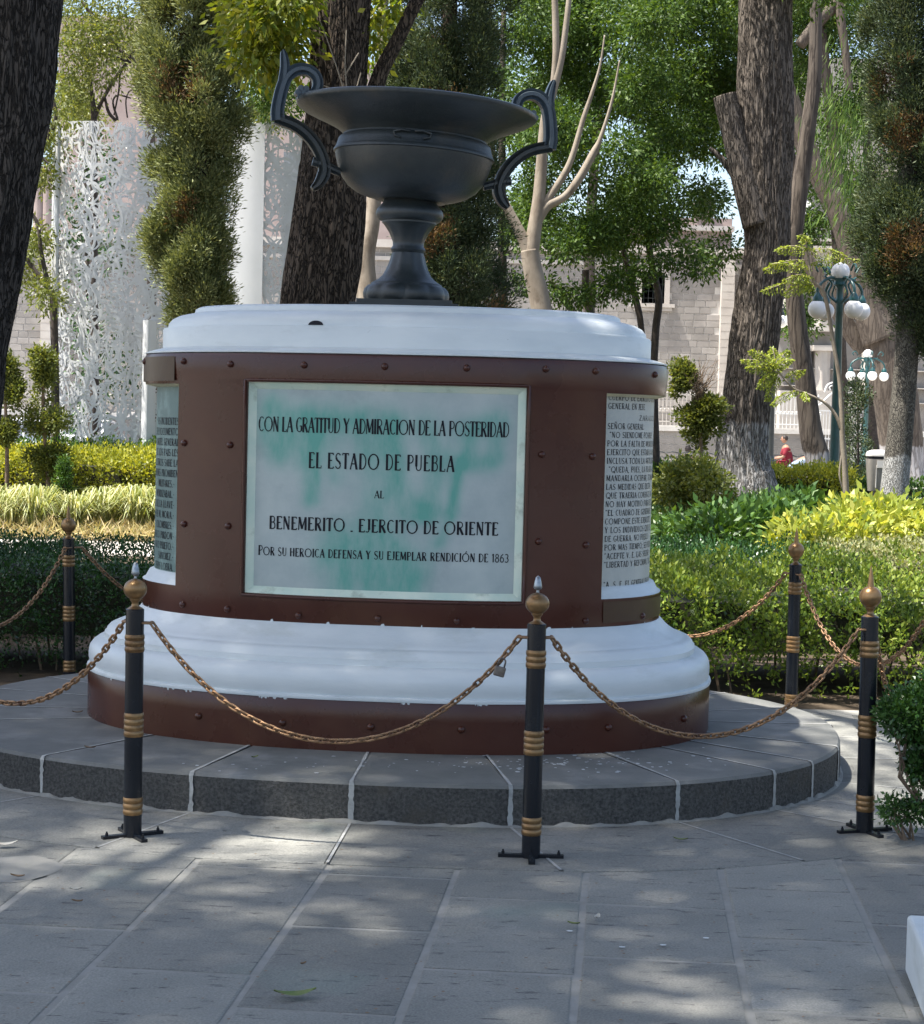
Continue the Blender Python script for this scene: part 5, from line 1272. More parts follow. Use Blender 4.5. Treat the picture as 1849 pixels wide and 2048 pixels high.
for L_ in [[(1235, 440, 8), (1248, 500, 10), (1262, 560, 12), (1275, 610, 13), (1283, 655, 12), (1290, 760, 14), (1300, 960, 18)], [(1265, 330, 9), (1275, 400, 12), (1292, 460, 13), (1305, 530, 14), (1318, 600, 15), (1312, 660, 15), (1308, 760, 16), (1312, 960, 20)],
           [(1100, 560, 10), (1120, 590, 13), (1148, 625, 14), (1170, 660, 15), (1230, 960, 20)], [(1172, 540, 14), (1172, 590, 15), (1182, 630, 15), (1186, 700, 16), (1200, 960, 20)]]:
    trunk_bm(sub(pxpath(L_[::-1], 29), b7), 10, .08).out('trunk', M['bark_thin'], t7, smooth=True)
# T6 whitewashed trunk
Y = 27.0; L6 = [(1535, -150, 100), (1532, -20, 104), (1531, 80, 106), (1531, 180, 110), (1533, 290, 108), (1532, 400, 98), (1536, 500, 90), (1520, 600, 92), (1508, 690, 94), (1494, 790, 94), (1485, 890, 102), (1488, 940, 112), (1492, 975, 128), (1495, 1015, 160)]
P6 = pxpath(L6, Y); b8 = (P6[-1][0], Y); P6[-1] = (*P6[-1][:2], -.05, P6[-1][3]); t8 = tree('tall furrowed trunk with whitewashed foot right of the pedestal', base=b8)
trunk_bm(sub(P6[::-1], b8), 220, .08, 3.4, 18, flute=.06, fur=.05).out('trunk', M['barkC'], t8, smooth=True)
mb = MB(); trunk_bm(sub(pxpath([(1515, 450, 60), (1494, 370, 56), (1474, 290, 50), (1460, 230, 48), (1450, 190, 46)], Y-.15), b8), 28, .08, mb=mb); trunk_bm(sub(pxpath([(1490, 385, 16), (1468, 350, 15), (1445, 318, 12), (1420, 295, 8)], Y-.1), b8), 12, .05, mb=mb)
mb.out('sawn_limb', M['barkC'], t8, smooth=True)
crown('crown', rel([bl3(x, y, Yy, 60, 45, .7) for x, y, Yy in [(1420, -80, 26), (1520, -110, 26), (1600, -70, 26.5), (1660, -30, 27), (1640, -110, 27)]], b8), 500, 9, .12, .08, LEAF['ficus'], t8)
# T7 brown curved trunk, T8 massive ficus with leaning limbs
Y = 33.0; P7 = pxpath([(1640, -100, 22), (1633, 20, 24), (1630, 150, 27), (1618, 250, 30), (1600, 380, 34), (1588, 480, 36), (1588, 570, 36), (1598, 670, 38), (1612, 770, 40), (1624, 870, 46), (1638, 930, 50), (1645, 990, 60)], Y); b9 = (P7[-1][0], Y); P7[-1] = (*P7[-1][:2], -.05, P7[-1][3])
t9 = tree('curved smooth brown trunk right of the whitewashed one', base=b9); trunk_bm(sub(P7[::-1], b9), 36, .06, 2).out('trunk', M['barkD'], t9, smooth=True)
trunk_bm(sub(pxpath([(1600, 400, 22), (1575, 290, 26), (1566, 200, 30), (1556, 120, 28), (1550, 20, 26)], Y+.3), b9), 18, .05).out('limb', M['barkD'], t9, smooth=True)
Y = 58.5; P8 = pxpath([(1738, 560, 58), (1760, 660, 74), (1785, 760, 90), (1800, 850, 84), (1806, 930, 84), (1808, 1000, 110)], Y); b10 = (P8[-1][0], Y); P8[-1] = (*P8[-1][:2], -.05, P8[-1][3])
t10 = tree('massive ficus with huge leaning limbs behind the near lamp post', base=b10)
trunk_bm(sub(P8[::-1], b10), 48, .10, 2.4, flute=.08).out('trunk', M['barkD'], t10, smooth=True)
mb = MB()
for L_, dY in [([(1760, 680, 70), (1728, 600, 56), (1702, 500, 48), (1675, 420, 44), (1645, 360, 42), (1612, 290, 40), (1585, 210, 36), (1560, 130, 32), (1540, 20, 28)], -.2), ([(1735, 580, 40), (1712, 500, 34), (1690, 440, 26), (1678, 370, 22), (1665, 250, 22), (1650, 120, 20), (1640, 0, 18), (1634, -100, 16)], .2),
              ([(1730, 700, 34), (1700, 660, 34), (1660, 590, 32), (1620, 530, 30), (1590, 480, 24)], .3), ([(1765, 720, 50), (1735, 640, 44), (1690, 590, 36), (1650, 560, 26)], .5), ([(1600, 90, 22), (1640, 40, 24), (1680, 0, 22), (1720, -60, 20)], -.1), ([(1700, 180, 14), (1690, 90, 16), (1682, 20, 18), (1690, -60, 16)], -.3)]:
    trunk_bm(sub(pxpath(L_, Y+dY), b10), 24, .07, 2, mb=mb)
mb.out('limb', M['barkD'], t10, smooth=True)
B = [bl3(x, y, yy, rx, ry, .6) for x, y, yy, rx, ry in [(x_, y_, yy_+21, rx_, ry_) for x_, y_, yy_, rx_, ry_ in [(1700, 60, 38, 60, 70), (1640, 30, 39, 60, 60), (1590, 60, 39, 50, 60), (1720, 180, 38, 40, 60), (1610, 170, 39, 40, 50), (1680, 240, 38, 50, 50), (1580, -20, 38, 60, 50), (1700, -60, 38, 80, 40), (1560, 420, 40, 30, 40), (1610, 450, 40, 40, 30)]]]
crown('crown', rel(B, b10), 2400, 10, .2, .13, LEAF['ficus'], t10)
# drooping strap like fronds in front of it (seen against the conifer)
N = 1500; P = []
for _ in range(N):
    x = random.gauss(1690, 40); y = random.gauss(290, 95); x = x+(y-260)*.05; p = dp(x, y, 55+random.uniform(-.6, .6)); P.append((p.x-b10[0], p.y-b10[1], p.z))
leafmesh('drooping_leaves', P, .36, np.tile((-.25, 0, -1.0), (N, 1)), LEAF['ficus'], .10, t10, None, .4)
# trees behind at the top left, left middle
def back_tree(label, Y, blobs, lf, ntip, size, k=8, rad=.09, trunks=(), bmat='bark_thin', width=.4, bx=None, bias=(0, 0, -.3)):
    x0_ = blobs[0][0] if bx is None else bx; b = (dp(x0_, 900, Y).x, Y); t = tree(label, base=b)
    crown('crown', rel([bl3(x, y, Y+random.uniform(-1, 1), rx, ry, .6) for x, y, rx, ry in blobs], b), ntip, k, rad, size, lf, t, width, bias)
    for L_ in trunks: trunk_bm(sub(pxpath(L_, Y), b), 10, .08, sub=4).out('trunk', M[bmat], t, smooth=True)
    return t
back_tree('thin crowned tree rising over the white lattice sculpture', 34, [(160, 30, 50, 45), (220, 60, 55, 40), (260, 20, 50, 50), (150, 120, 35, 40), (200, 140, 45, 35), (240, 90, 40, 30), (170, 75, 50, 30), (150, 195, 25, 25), (210, -40, 90, 40), (130, -20, 30, 60)], LEAF['olive'], 1250, .085, 7, .13,
          [[(188, 1000, 22), (188, 420, 16), (188, 240, 13), (184, 190, 9), (176, 120, 7), (160, 40, 5)], [(190, 235, 9), (205, 200, 8), (228, 160, 8), (252, 128, 7), (262, 110, 5), (300, 60, 4)], [(210, 195, 5), (218, 225, 7), (235, 240, 6), (226, 205, 4), (236, 190, 4), (262, 196, 3)], [(262, 125, 5), (240, 117, 5), (215, 108, 4), (180, 108, 3)],
           [(300, 165, 6), (285, 135, 8), (265, 118, 9), (245, 105, 8), (205, 60, 7), (185, 30, 7), (165, 5, 6)], [(228, 230, 3), (238, 180, 4), (240, 150, 4), (250, 130, 3)], [(255, 235, 3), (252, 200, 3), (262, 180, 3), (285, 185, 2)]], bx=188)
back_tree('tree with dark crooked stems behind the leaning left trunk', 30, [(40, 480, 25, 30), (60, 540, 25, 30), (90, 590, 22, 28), (25, 520, 20, 22), (80, 480, 20, 20), (100, 300, 20, 30), (95, 260, 22, 30), (110, 200, 25, 50), (85, 350, 18, 20)], LEAF['olive'], 620, .08, 8, .10,
          [[(112, 1000, 20), (108, 640, 15), (98, 580, 13), (72, 545, 11), (50, 510, 8), (36, 478, 5)], [(96, 570, 10), (82, 500, 9), (76, 450, 8), (60, 420, 7), (50, 395, 6)], [(105, 260, 8), (112, 230, 9), (106, 200, 8), (100, 170, 6)], [(85, 240, 5), (98, 258, 5), (95, 285, 4)], [(100, 330, 5), (88, 318, 5), (75, 300, 5)]], bx=105)
back_tree('far leafy tree showing above the sculpture top', 52, [(150, 215, 30, 30), (170, 235, 30, 22), (135, 190, 20, 30), (500, 235, 40, 14), (540, 225, 30, 18), (520, 180, 40, 40), (300, 100, 120, 80), (420, 60, 120, 90)], LEAF['olive'], 900, .12, 8, .2, [[(300, 960, 30), (300, 400, 24), (300, 120, 16)]], bx=300)
back_tree('dark bushy tree directly behind the lattice sculpture', 37, [(150, 420, 30, 50), (165, 520, 28, 50), (175, 640, 30, 60), (190, 760, 30, 60), (160, 840, 30, 40), (230, 480, 26, 60), (250, 720, 26, 70), (200, 330, 30, 50)], LEAF['hedge_dark'], 520, .11, 8, .15, [[(185, 1000, 24), (182, 700, 18), (175, 420, 14), (168, 260, 9)]], bx=185)
back_tree('shaded tree between the two cypresses, behind the big trunk', 30, [(770, 40, 40, 70), (1010, 60, 40, 80), (990, 190, 35, 60), (1030, 250, 30, 50), (560, 200, 50, 40), (530, 150, 45, 50), (790, 130, 30, 60)], LEAF['ficus'], 1000, .09, 8, .12, [[(1010, 1000, 26), (1005, 500, 18), (1005, 200, 14), (1008, 20, 10)]], bx=1010)
back_tree('dark leafy tree far behind the ficus crown, filling the top of the view', 62, [(1060+70*i+random.uniform(-20, 20), random.uniform(-60, 200), 60, 60) for i in range(8)]+[(1100+80*i, random.uniform(150, 330), 50, 40) for i in range(6)], LEAF['ficus'], 2600, .16, 9, .28, [[(1180, 980, 30), (1180, 500, 22), (1200, 200, 16)]], bx=1180)
back_tree('dark tree far behind the ficus with leaning limbs', 63, [(1560+60*i+random.uniform(-20, 20), random.uniform(-60, 260), 60, 60) for i in range(6)]+[(1640, 330, 60, 60), (1720, 420, 60, 60), (1800, 300, 60, 90)], LEAF['ficus'], 2000, .16, 9, .28, [[(1745, 980, 30), (1745, 500, 22), (1730, 200, 16)]], bx=1745)
back_tree('leafy tree filling the gap under the ficus limbs', 61.5, [(1580, 350, 40, 60), (1560, 200, 50, 60), (1640, 560, 40, 20), (1600, 640, 20, 20), (1720, 400, 50, 60), (1620, 60, 80, 70)], LEAF['ficus'], 900, .16, 8, .26, [[(1690, 980, 26), (1680, 600, 20), (1660, 300, 16)]], bx=1690)
back_tree('pair of young conifers right of the near lamp', 34, [(1715, 790, 16, 30), (1705, 850, 20, 30), (1720, 910, 20, 40), (1718, 960, 22, 22), (1755, 1000, 15, 12)], LEAF['cypd'], 700, .06, 10, .06, [[(1718, 1000, 6), (1716, 780, 3)]], bx=1718, bias=(0, 0, .5))

# jacaranda like sapling with feathery fronds
Y = 22.5; b11 = (dp(1690, 1000, Y).x, Y); t11 = thing('sapling', 'slender sapling with feathery yellow green fronds before the lamp post', 'sapling', (b11[0], b11[1], 0))
mb = MB()
ST = [[(1696, 1060, 14), (1693, 985, 13), (1690, 930, 12), (1686, 880, 11), (1684, 820, 10), (1680, 760, 9), (1670, 700, 8), (1662, 650, 8), (1655, 610, 8), (1646, 580, 7), (1630, 565, 6), (1622, 545, 5), (1618, 520, 4), (1612, 480, 3)], [(1684, 860, 8), (1672, 830, 7), (1650, 805, 6), (1620, 790, 5), (1590, 778, 5), (1570, 758, 4), (1553, 738, 4)], [(1686, 900, 4), (1680, 950, 4), (1690, 990, 3)]]
for L_ in ST: trunk_bm(sub(pxpath(L_, Y), b11), 8, .03, mb=mb, sub=4)
mb.out('stem', M['bark_pale'], t11, smooth=True)
def frond(a, b, wpx, m, droop=14):
    mb = MB(); A = dp(*a, Y); Bq = dp(*b, Y+random.uniform(-.2, .2)); c = A.lerp(Bq, .5)+Vector((0, 0, .05)); O3 = Vector((b11[0], b11[1], 0))
    pts = [tuple(v) for v in (A-O3, c-O3, Bq-O3)]; Q = catmull(pts, 10); mb.tube(Q, .004, 4); mb.out('frond_rib', M['bark_pale'], t11)
    P = []; D = []
    for i in range(2, len(Q)-1):
        t_ = (Vector(Q[min(i+1, len(Q)-1)])-Vector(Q[i-1])).normalized()
        for s in (-1, 1):
            ln = wpx/F_PX*Y*sin(pi*min(1, .15+.85*i/len(Q)))
            side = Vector((-t_.z*s*.8, random.uniform(-.4, .4), t_.x*s*.55-.55)).normalized()
            for q in range(7):
                P.append(tuple(Vector(Q[i])+side*ln*q/7)); D.append(tuple(side*.6+t_*.5))
    leafmesh('frond', P, .035, D, m, .45, t11, None, .5)
for a, b, w in [((1618, 520), (1530, 540), 14), ((1618, 500), (1555, 500), 13), ((1616, 485), (1600, 470), 10), ((1620, 540), (1540, 528), 12), ((1624, 555), (1570, 560), 12), ((1632, 566), (1525, 582), 14), ((1632, 568), (1570, 590), 12), ((1618, 500), (1690, 512), 14), ((1622, 530), (1720, 520), 8),
                ((1553, 738), (1485, 720), 13), ((1553, 738), (1500, 700), 12), ((1553, 738), (1545, 695), 12), ((1553, 738), (1580, 700), 12), ((1556, 742), (1520, 775), 12), ((1560, 748), (1495, 735), 13), ((1575, 760), (1610, 740), 11), ((1560, 750), (1535, 800), 10), ((1553, 738), (1585, 720), 11), ((1600, 780), (1545, 810), 9), ((1605, 785), (1615, 800), 8)]:
    frond(a, b, w*1.5, LEAF['fern'])
# ---------------------------------------------------------------- church building
YW = 75.0
church = thing('church_building', 'long pale stone block wall of a church across the street with small deep window', 'church', (0, YW, 0))
def wx(px, py=700, Y=YW): return dp(px, py, Y).x
XL, XR = -34.0, 20.6
WT = dp(1480, 512, YW).z
mb = MB(); mb.box(((XL+XR)/2, 1.02, WT/2), (XR-XL, 1.96, WT)); mb.out('wall_core', M['wallmortar'], church)
xw0, xw1 = wx(1284, 580), wx(1330, 580); zw0, zw1 = dp(1305, 606, YW).z, dp(1305, 545, YW).z
xp0, xp1 = wx(1438), wx(1464)
blocks = []
hc = .262; z = .08; row = 0
while z < WT-hc*.5:
    x = XL+random.uniform(0, .3)
    while x < XR:
        w = random.choice([.36, .42, .48, .56, .64])*random.uniform(.92, 1.08); x1 = min(x+w, XR)
        cxm = (x+x1)/2
        if not (xp0-.05 < cxm < xp1+.05) and not (xw0-.22 < cxm < xw1+.22 and zw0-.2 < z+hc/2 < zw1+.1):
            px_, py_ = proj(cxm, YW, z+hc/2)
            vis = (1190 < px_ < 1440 and 590 < py_ < 830) or (1440 < px_ < 1475 and 560 < py_ < 780) or (10 < px_ < 85 and 590 < py_ < 800)
            blocks.append((cxm, z+hc/2, x1-x-.018, hc-.018, vis))
        x = x1
    z += hc; row += 1
vb = [b for b in blocks if b[4]]; random.shuffle(vb)
show = vb[:300]; rest = [b for b in blocks if not b[4]]+vb[300:]
bm_ = {}
def blockmesh(w, h):
    key = round(w, 2)
    if key not in bm_:
        m2 = MB(); a, b_ = key/2, h/2; V = [(-a, 0, -b_), (a, 0, -b_), (a, 0, b_), (-a, 0, b_), (-a+.012, -.022, -b_+.012), (a-.012, -.022, -b_+.012), (a-.012, -.022, b_-.012), (-a+.012, -.022, b_-.012)]
        m2.add(V, [(4, 5, 6, 7), (0, 1, 5, 4), (1, 2, 6, 5), (2, 3, 7, 6), (3, 0, 4, 7)]); bm_[key] = mesh('stone_block', m2.V, m2.F, M['wallstone'])
    return bm_[key]
for cxm, zc, w, h, _ in show: obj('stone_block', blockmesh(w, h), church, (cxm, .036+random.uniform(-.004, .004), zc))
mb = MB()
for cxm, zc, w, h, _ in rest:
    a, b_ = w/2, h/2; y0_ = .036; mb.add([(cxm-a, y0_, zc-b_), (cxm+a, y0_, zc-b_), (cxm+a, y0_, zc+b_), (cxm-a, y0_, zc+b_), (cxm-a+.01, y0_-.02, zc-b_+.01), (cxm+a-.01, y0_-.02, zc-b_+.01), (cxm+a-.01, y0_-.02, zc+b_-.01), (cxm-a+.01, y0_-.02, zc+b_-.01)], [(4, 5, 6, 7), (0, 1, 5, 4), (1, 2, 6, 5), (2, 3, 7, 6), (3, 0, 4, 7)])
mb.out('stone_courses', M['wallstone'], church, kind='stuff')
mb = MB(); mb.box(((XL+XR)/2, .85, WT+.15), (XR-XL+.3, 2.1, .3)); mb.box(((XL+XR)/2, .8, WT-.42), (XR-XL+.1, 1.75, .16)); mb.out('cornice', M['trim'], church)
for (pa, pb) in [(1438, 1464), (84, 104)]:
    x0_, x1_ = wx(pa), wx(pb); mb = MB(); mb.box(((x0_+x1_)/2, -.14, WT/2-.1), (x1_-x0_, .40, WT-.3)); 
    for k in range(26): mb.box(((x0_+x1_)/2, -.345, .3+k*.31), (x1_-x0_-.02*(k % 2)-.01, .02, .285))
    mb.out('pilaster', M['trim'], church)
xc, zc = (xw0+xw1)/2, (zw0+zw1)/2; ww, hh = xw1-xw0, zw1-zw0
wn = obj('window', None, church, (xc, 0, zc))
mb = MB(); mb.box((-ww/2-.10, -.02, .05), (.2, .12, hh+.3)); mb.box((ww/2+.10, -.02, .05), (.2, .12, hh+.3)); mb.box((0, -.02, hh/2+.12), (ww, .12, .22)); mb.box((0, -.06, -hh/2-.10), (ww+.8, .26, .14)); mb.box((0, -.04, -hh/2-.24), (ww+.6, .16, .12)); mb.out('window_frame', M['trim'], wn)
mb = MB(); mb.box((0, .045, 0), (ww, .01, hh)); mb.out('pane', M['darkglass'], wn)
mb = MB()
for k in range(5): mb.box((-ww/2+ww*(k+.5)/5, .02, 0), (.018, .018, hh))
for k in range(4): mb.box((0, .004, -hh/2+hh*(k+.7)/4.3), (ww, .012, .018))
mb.out('window_bars', M['iron'], wn)
# set back upper storeys
def boxpart(name, pa, ya, pb, yb, Y, m, depth=4, parent=church):
    a = dp(pa, ya, Y); b = dp(pb, yb, Y); mb = MB(); mb.box(((a.x+b.x)/2, Y-YW+depth/2, (a.z+b.z)/2), (abs(b.x-a.x), depth, abs(a.z-b.z))); return mb.out(name, m, parent)
boxpart('upper_block', 1180, 430, 1462, 560, 84, M['pinkstone']); boxpart('upper_cornice', 1170, 445, 1470, 462, 83.6, M['trim'], .6)
boxpart('tower_wall', 118, 30, 300, 600, 110, M['pinkstone']); boxpart('tower_wall', 520, 120, 780, 600, 112, M['pinkstone']); boxpart('dormer', 1392, 402, 1430, 432, 83.8, M['pinkstone'], 1)
for x in (78, 96): 
    a = dp(x, 345, 100); b = dp(x, 600, 100); mb = MB(); mb.lathe([(.28, b.z), (.28, a.z), (.36, a.z+.05), (.36, a.z+.3)], 16, (a.x, 25, 0)); mb.out('tower_column', M['pinkstone'], church)
# ornate portal block at the right
YP = 70.5
por = thing('church_portal', 'ornate grey stone church portal with fluted columns behind the right hand lamp posts', 'church portal', (dp(1720, 900, YP).x, YP, 0)); px0 = dp(1720, 900, YP).x
def pb(mb, pa, ya, pb_, yb, y0, y1):
    a = dp(pa, ya, YP); b = dp(pb_, yb, YP); mb.box(((a.x+b.x)/2-px0, (y0+y1)/2, (a.z+b.z)/2), (abs(b.x-a.x), y1-y0, abs(a.z-b.z)))
mb = MB(); pb(mb, 1570, 100, 2000, 905, 1.2, 4.0); mb.out('portal_wall', M['wallstone'], por)
mb = MB()
for y in (330, 480, 655, 735, 770, 800): pb(mb, 1566, y, 2000, y+9, .8, 1.3)
pb(mb, 1566, 780, 1720, 905, .5, 1.25); pb(mb, 1566, 470, 1700, 480, .6, 1.3); mb.out('string_course', M['trim'], por)
for x, ya, yb, r in [(1592, 500, 650, .34), (1655, 700, 780, .30), (1655, 500, 650, .34), (1760, 500, 770, .34), (1620, 700, 770, .22)]:
    a = dp(x, ya, YP); b = dp(x, yb, YP); n = 32; V = []; Fc = []
    zz = np.linspace(b.z, a.z, 24)
    for z_ in zz:
        for k in range(n):
            t = 2*pi*k/n; r_ = r*(1+.07*cos(8*t+(z_-b.z)*2.2)); V.append((a.x-px0+r_*cos(t), .95+r_*sin(t), z_))
    for i in range(23):
        for k in range(n): Fc.append((i*n+k, i*n+(k+1) % n, (i+1)*n+(k+1) % n, (i+1)*n+k))
    obj('fluted_column', mesh('fluted_column', V, Fc, M['trim'], True), por)
    mb = MB(); mb.box((a.x-px0, .95, a.z+.1), (r*2.7, r*2.7, .2)); mb.box((a.x-px0, .95, b.z-.1), (r*2.8, r*2.8, .2)); mb.out('column_capital', M['trim'], por)
st = dp(1617, 420, YP); mb = MB(); mb.lathe([(.30, 0), (.32, .1), (.26, .5), (.30, .9), (.34, 1.2), (.22, 1.4), (.10, 1.48), (.15, 1.6), (.13, 1.75), (.02, 1.84)], 14); statue = mb.out('statue', M['whiteiron'], None, smooth=True, loc=(st.x, YP+.75, dp(1617, 478, YP).z+.02)); tag(statue, 'small white stone figure high on the church portal', 'statue')
# podium, steps and white iron fence
YF = 67.6
pod = thing('fence_podium', 'pale stepped stone plinth along the church carrying the iron fence', 'stone plinth', (0, YF, 0))
zt_ = dp(1400, 852, YF).z
mb = MB(); mb.box((0, .5, zt_/2), (60, 1.0, zt_)); mb.box((0, -.02, zt_-.12), (60, .2, .16)); mb.out('plinth_wall', M['wallmortar'], pod)
mb = MB()
for k in range(3): mb.box((0, -.25-k*.35, (.50-k*.16)/2), (60, .35+.004*k, .50-k*.16))
mb.out('step', M['pathstone'], pod)
mb = MB()
for r in range(4):
    x = -30.0
    while x < 30:
        w = random.uniform(.5, .9); mb.box((x+w/2, -.005, .62+r*.27), (w-.02, .03, .25)); x += w
mb.out('plinth_stones', M['wallstone'], pod, kind='stuff')
def fence(label, x0, x1, col, arch=False):
    t = thing('iron_fence', label, 'fence', ((x0+x1)/2, YF+.45, zt_)); xm = (x0+x1)/2; h = dp(1400, 787, YF).z-zt_
    mb = MB(); x = x0
    while x < x1: mb.box((x-xm, 0, h/2), (.022, .022, h)); mb.lathe([(.03, h), (.001, h+.09)], 6, (x-xm, 0, 0)); x += .14
    mb.out('fence_bars', col, t, kind='stuff')
    mb = MB(); mb.box((0, 0, h*.45), (x1-x0, .035, .05)); mb.box((0, 0, h*.12), (x1-x0, .03, .03)); mb.box((0, 0, h*.96), (x1-x0, .03, .03)); mb.out('fence_rail', col, t)
    mb = MB(); x = x0+.07
    while x < x1: mb.lathe([(.028, h*.45+.03), (.04, h*.45+.06), (.028, h*.45+.09)], 6, (x-xm, 0, 0)); x += .14
    mb.out('rail_beads', col, t, kind='stuff')
    return t
fence('grey iron fence on the plinth left of the whitewashed trunk', dp(1290, 800, YF).x, dp(1480, 800, YF).x, M['trim'])
fence('white iron railing on the plinth right of the whitewashed trunk', dp(1540, 800, YF).x, dp(1650, 800, YF).x, M['whiteiron'])
fence('iron fence far left behind the topiary trees', dp(-60, 800, YF).x, dp(110, 800, YF).x, M['trim'])
ga = thing('iron_gate', 'white iron gate with curled arch behind the near lamp post', 'gate', (dp(1685, 850, 66).x, 66, 0)); gx = dp(1685, 850, 66).x
mb = MB()
def q2(x, y): p = dp(x, y, 66); return (p.x-gx, 0, p.z)
for pts in [[(1645, 805), (1658, 792), (1672, 782), (1688, 778), (1702, 784), (1712, 800)], [(1650, 784), (1656, 770), (1670, 764), (1686, 762), (1700, 770), (1708, 784)], [(1662, 780), (1660, 774), (1666, 771), (1670, 776), (1666, 780)], [(1694, 782), (1700, 776), (1704, 781), (1700, 786), (1695, 784)], [(1674, 775), (1680, 768), (1688, 768), (1693, 775)], [(1646, 805), (1634, 812), (1630, 806), (1636, 802)]]:
    Q = catmull([q2(x, y) for x, y in pts], 6); mb.tube(Q, .035, 6)
mb.out('arch_scroll', M['whiteiron'], ga)
mb = MB()
for k in range(22): mb.box((-.75+k*.10, 0, 1.45), (.022, .022, 1.75))
mb.box((.3, 0, 2.32), (2.2, .04, .05)); mb.box((.3, 0, 1.35), (2.2, .04, .05)); mb.box((.3, 0, .6), (2.2, .04, .05)); mb.out('gate_bars', M['whiteiron'], ga, kind='stuff')

# ---------------------------------------------------------------- white lattice sculpture
sc = thing('lattice_sculpture', 'tall white curved steel sculpture cut into a tangled leaf like lattice', 'sculpture', (-4.6, 30.5, 0))
def planpath(L): return [(dp(px, 700, Yy).x+4.6, Yy-30.5) for px, Yy in L]
def pathat(P, s):
    for a, b in zip(P[:-1], P[1:]):
        l = sqrt((b[0]-a[0])**2+(b[1]-a[1])**2)
        if s <= l or b is P[-1]: f = s/l; return a[0]+(b[0]-a[0])*f, a[1]+(b[1]-a[1])*f, ((b[1]-a[1])/l, -(b[0]-a[0])/l)
        s -= l
def plen(P): return sum(sqrt((b[0]-a[0])**2+(b[1]-a[1])**2) for a, b in zip(P[:-1], P[1:]))
def lattice(L, ztop, dens, wmul=1.0, zbot=0.0, rmul=1.0):
    P = planpath(L); n0 = len(P); P = catmull(P, 6); T = plen(P); n = int(T*(ztop-zbot)*dens); V = []; Fc = []
    for _ in range(n):
        s = random.uniform(0, T); z = random.uniform(zbot, ztop); r = random.uniform(.06, .26)*rmul; a0_ = random.uniform(0, 2*pi); da = random.uniform(.9, 3.0)*random.choice((-1, 1)); w = random.uniform(.011, .024)*wmul; d = random.uniform(-.012, .012); m_ = 7; base = len(V); kf = random.uniform(1, 1.9)
        for i in range(m_+1):
            a = a0_+da*i/m_; ww = w*(.35+1.0*sin(pi*(i+.4)/(m_+.8)))
            for q in (-1, 1):
                ss = s+(r+q*ww)*cos(a); zz = z+(r*kf+q*ww)*sin(a)
                x, y, nn = pathat(P, min(max(ss, 0), T)); V.append((x+nn[0]*d, y+nn[1]*d, min(max(zz, 0.02), ztop)))
        for i in range(m_): Fc.append((base+2*i, base+2*i+1, base+2*i+3, base+2*i+2))
    return obj('lattice_panel', mesh('lattice_panel', V, Fc, M['art']), sc, kind='stuff')
def solid(L, z0, z1, name='plain_panel', th=.03):
    P = catmull(planpath(L), 6); V = []; Fc = []; n = len(P)
    for z_ in (z0, z1):
        for i, p in enumerate(P):
            V.append((p[0], p[1], z_))
        for i, p in enumerate(P): V.append((p[0], p[1]+th, z_))
    for i in range(n-1):
        Fc.append((i, i+1, 2*n+i+1, 2*n+i)); Fc.append((n+i+1, n+i, 3*n+i, 3*n+i+1)); Fc.append((2*n+i, 2*n+i+1, 3*n+i+1, 3*n+i))
    Fc.append((0, n, 3*n, 2*n)); Fc.append((n-1, 2*n-1, 4*n-1, 3*n-1))
    return obj(name, mesh(name, V, Fc, M['art'], True, 30), sc)
zt1 = dp(200, 240, 30.2).z
lattice([(104, 31.0), (110, 30.5), (140, 30.35)], zt1, 160, .8)
lattice([(138, 30.36), (170, 30.3), (212, 30.3)], zt1, 125, .8)
lattice([(210, 30.3), (250, 30.35), (292, 30.45)], zt1, 165, .8)
lattice([(150, 31.8), (200, 31.7), (260, 31.9)], zt1-.1, 16, .8)
lattice([(268, 30.2), (300, 30.3), (340, 30.5), (385, 30.7)], zt1+.05, 150, .85)
lattice([(360, 30.6), (420, 30.45), (470, 30.3)], dp(440, 232, 30.5).z, 120, .8)
lattice([(508, 30.3), (550, 30.4), (600, 30.6), (660, 31.0)], dp(550, 246, 30.5).z, 150, .75)
solid([(455, 30.30), (480, 30.27), (500, 30.26), (522, 30.27)], 0, dp(490, 246, 30.3).z)
solid([(285, 30.2), (296, 30.15), (312, 30.3)], 0, dp(300, 640, 30.2).z)
solid([(560, 31.2), (620, 31.6), (680, 32.0)], 0, dp(600, 250, 31).z-.4)
for px_, Yy in ((104, 31.0), (110, 30.45)):
    x, y = planpath([(px_, Yy)])[0]; mb = MB(); mb.tube([(x, y, 0), (x, y, zt1-.02)], .035, 8); mb.out('edge_tube', M['art'], sc)

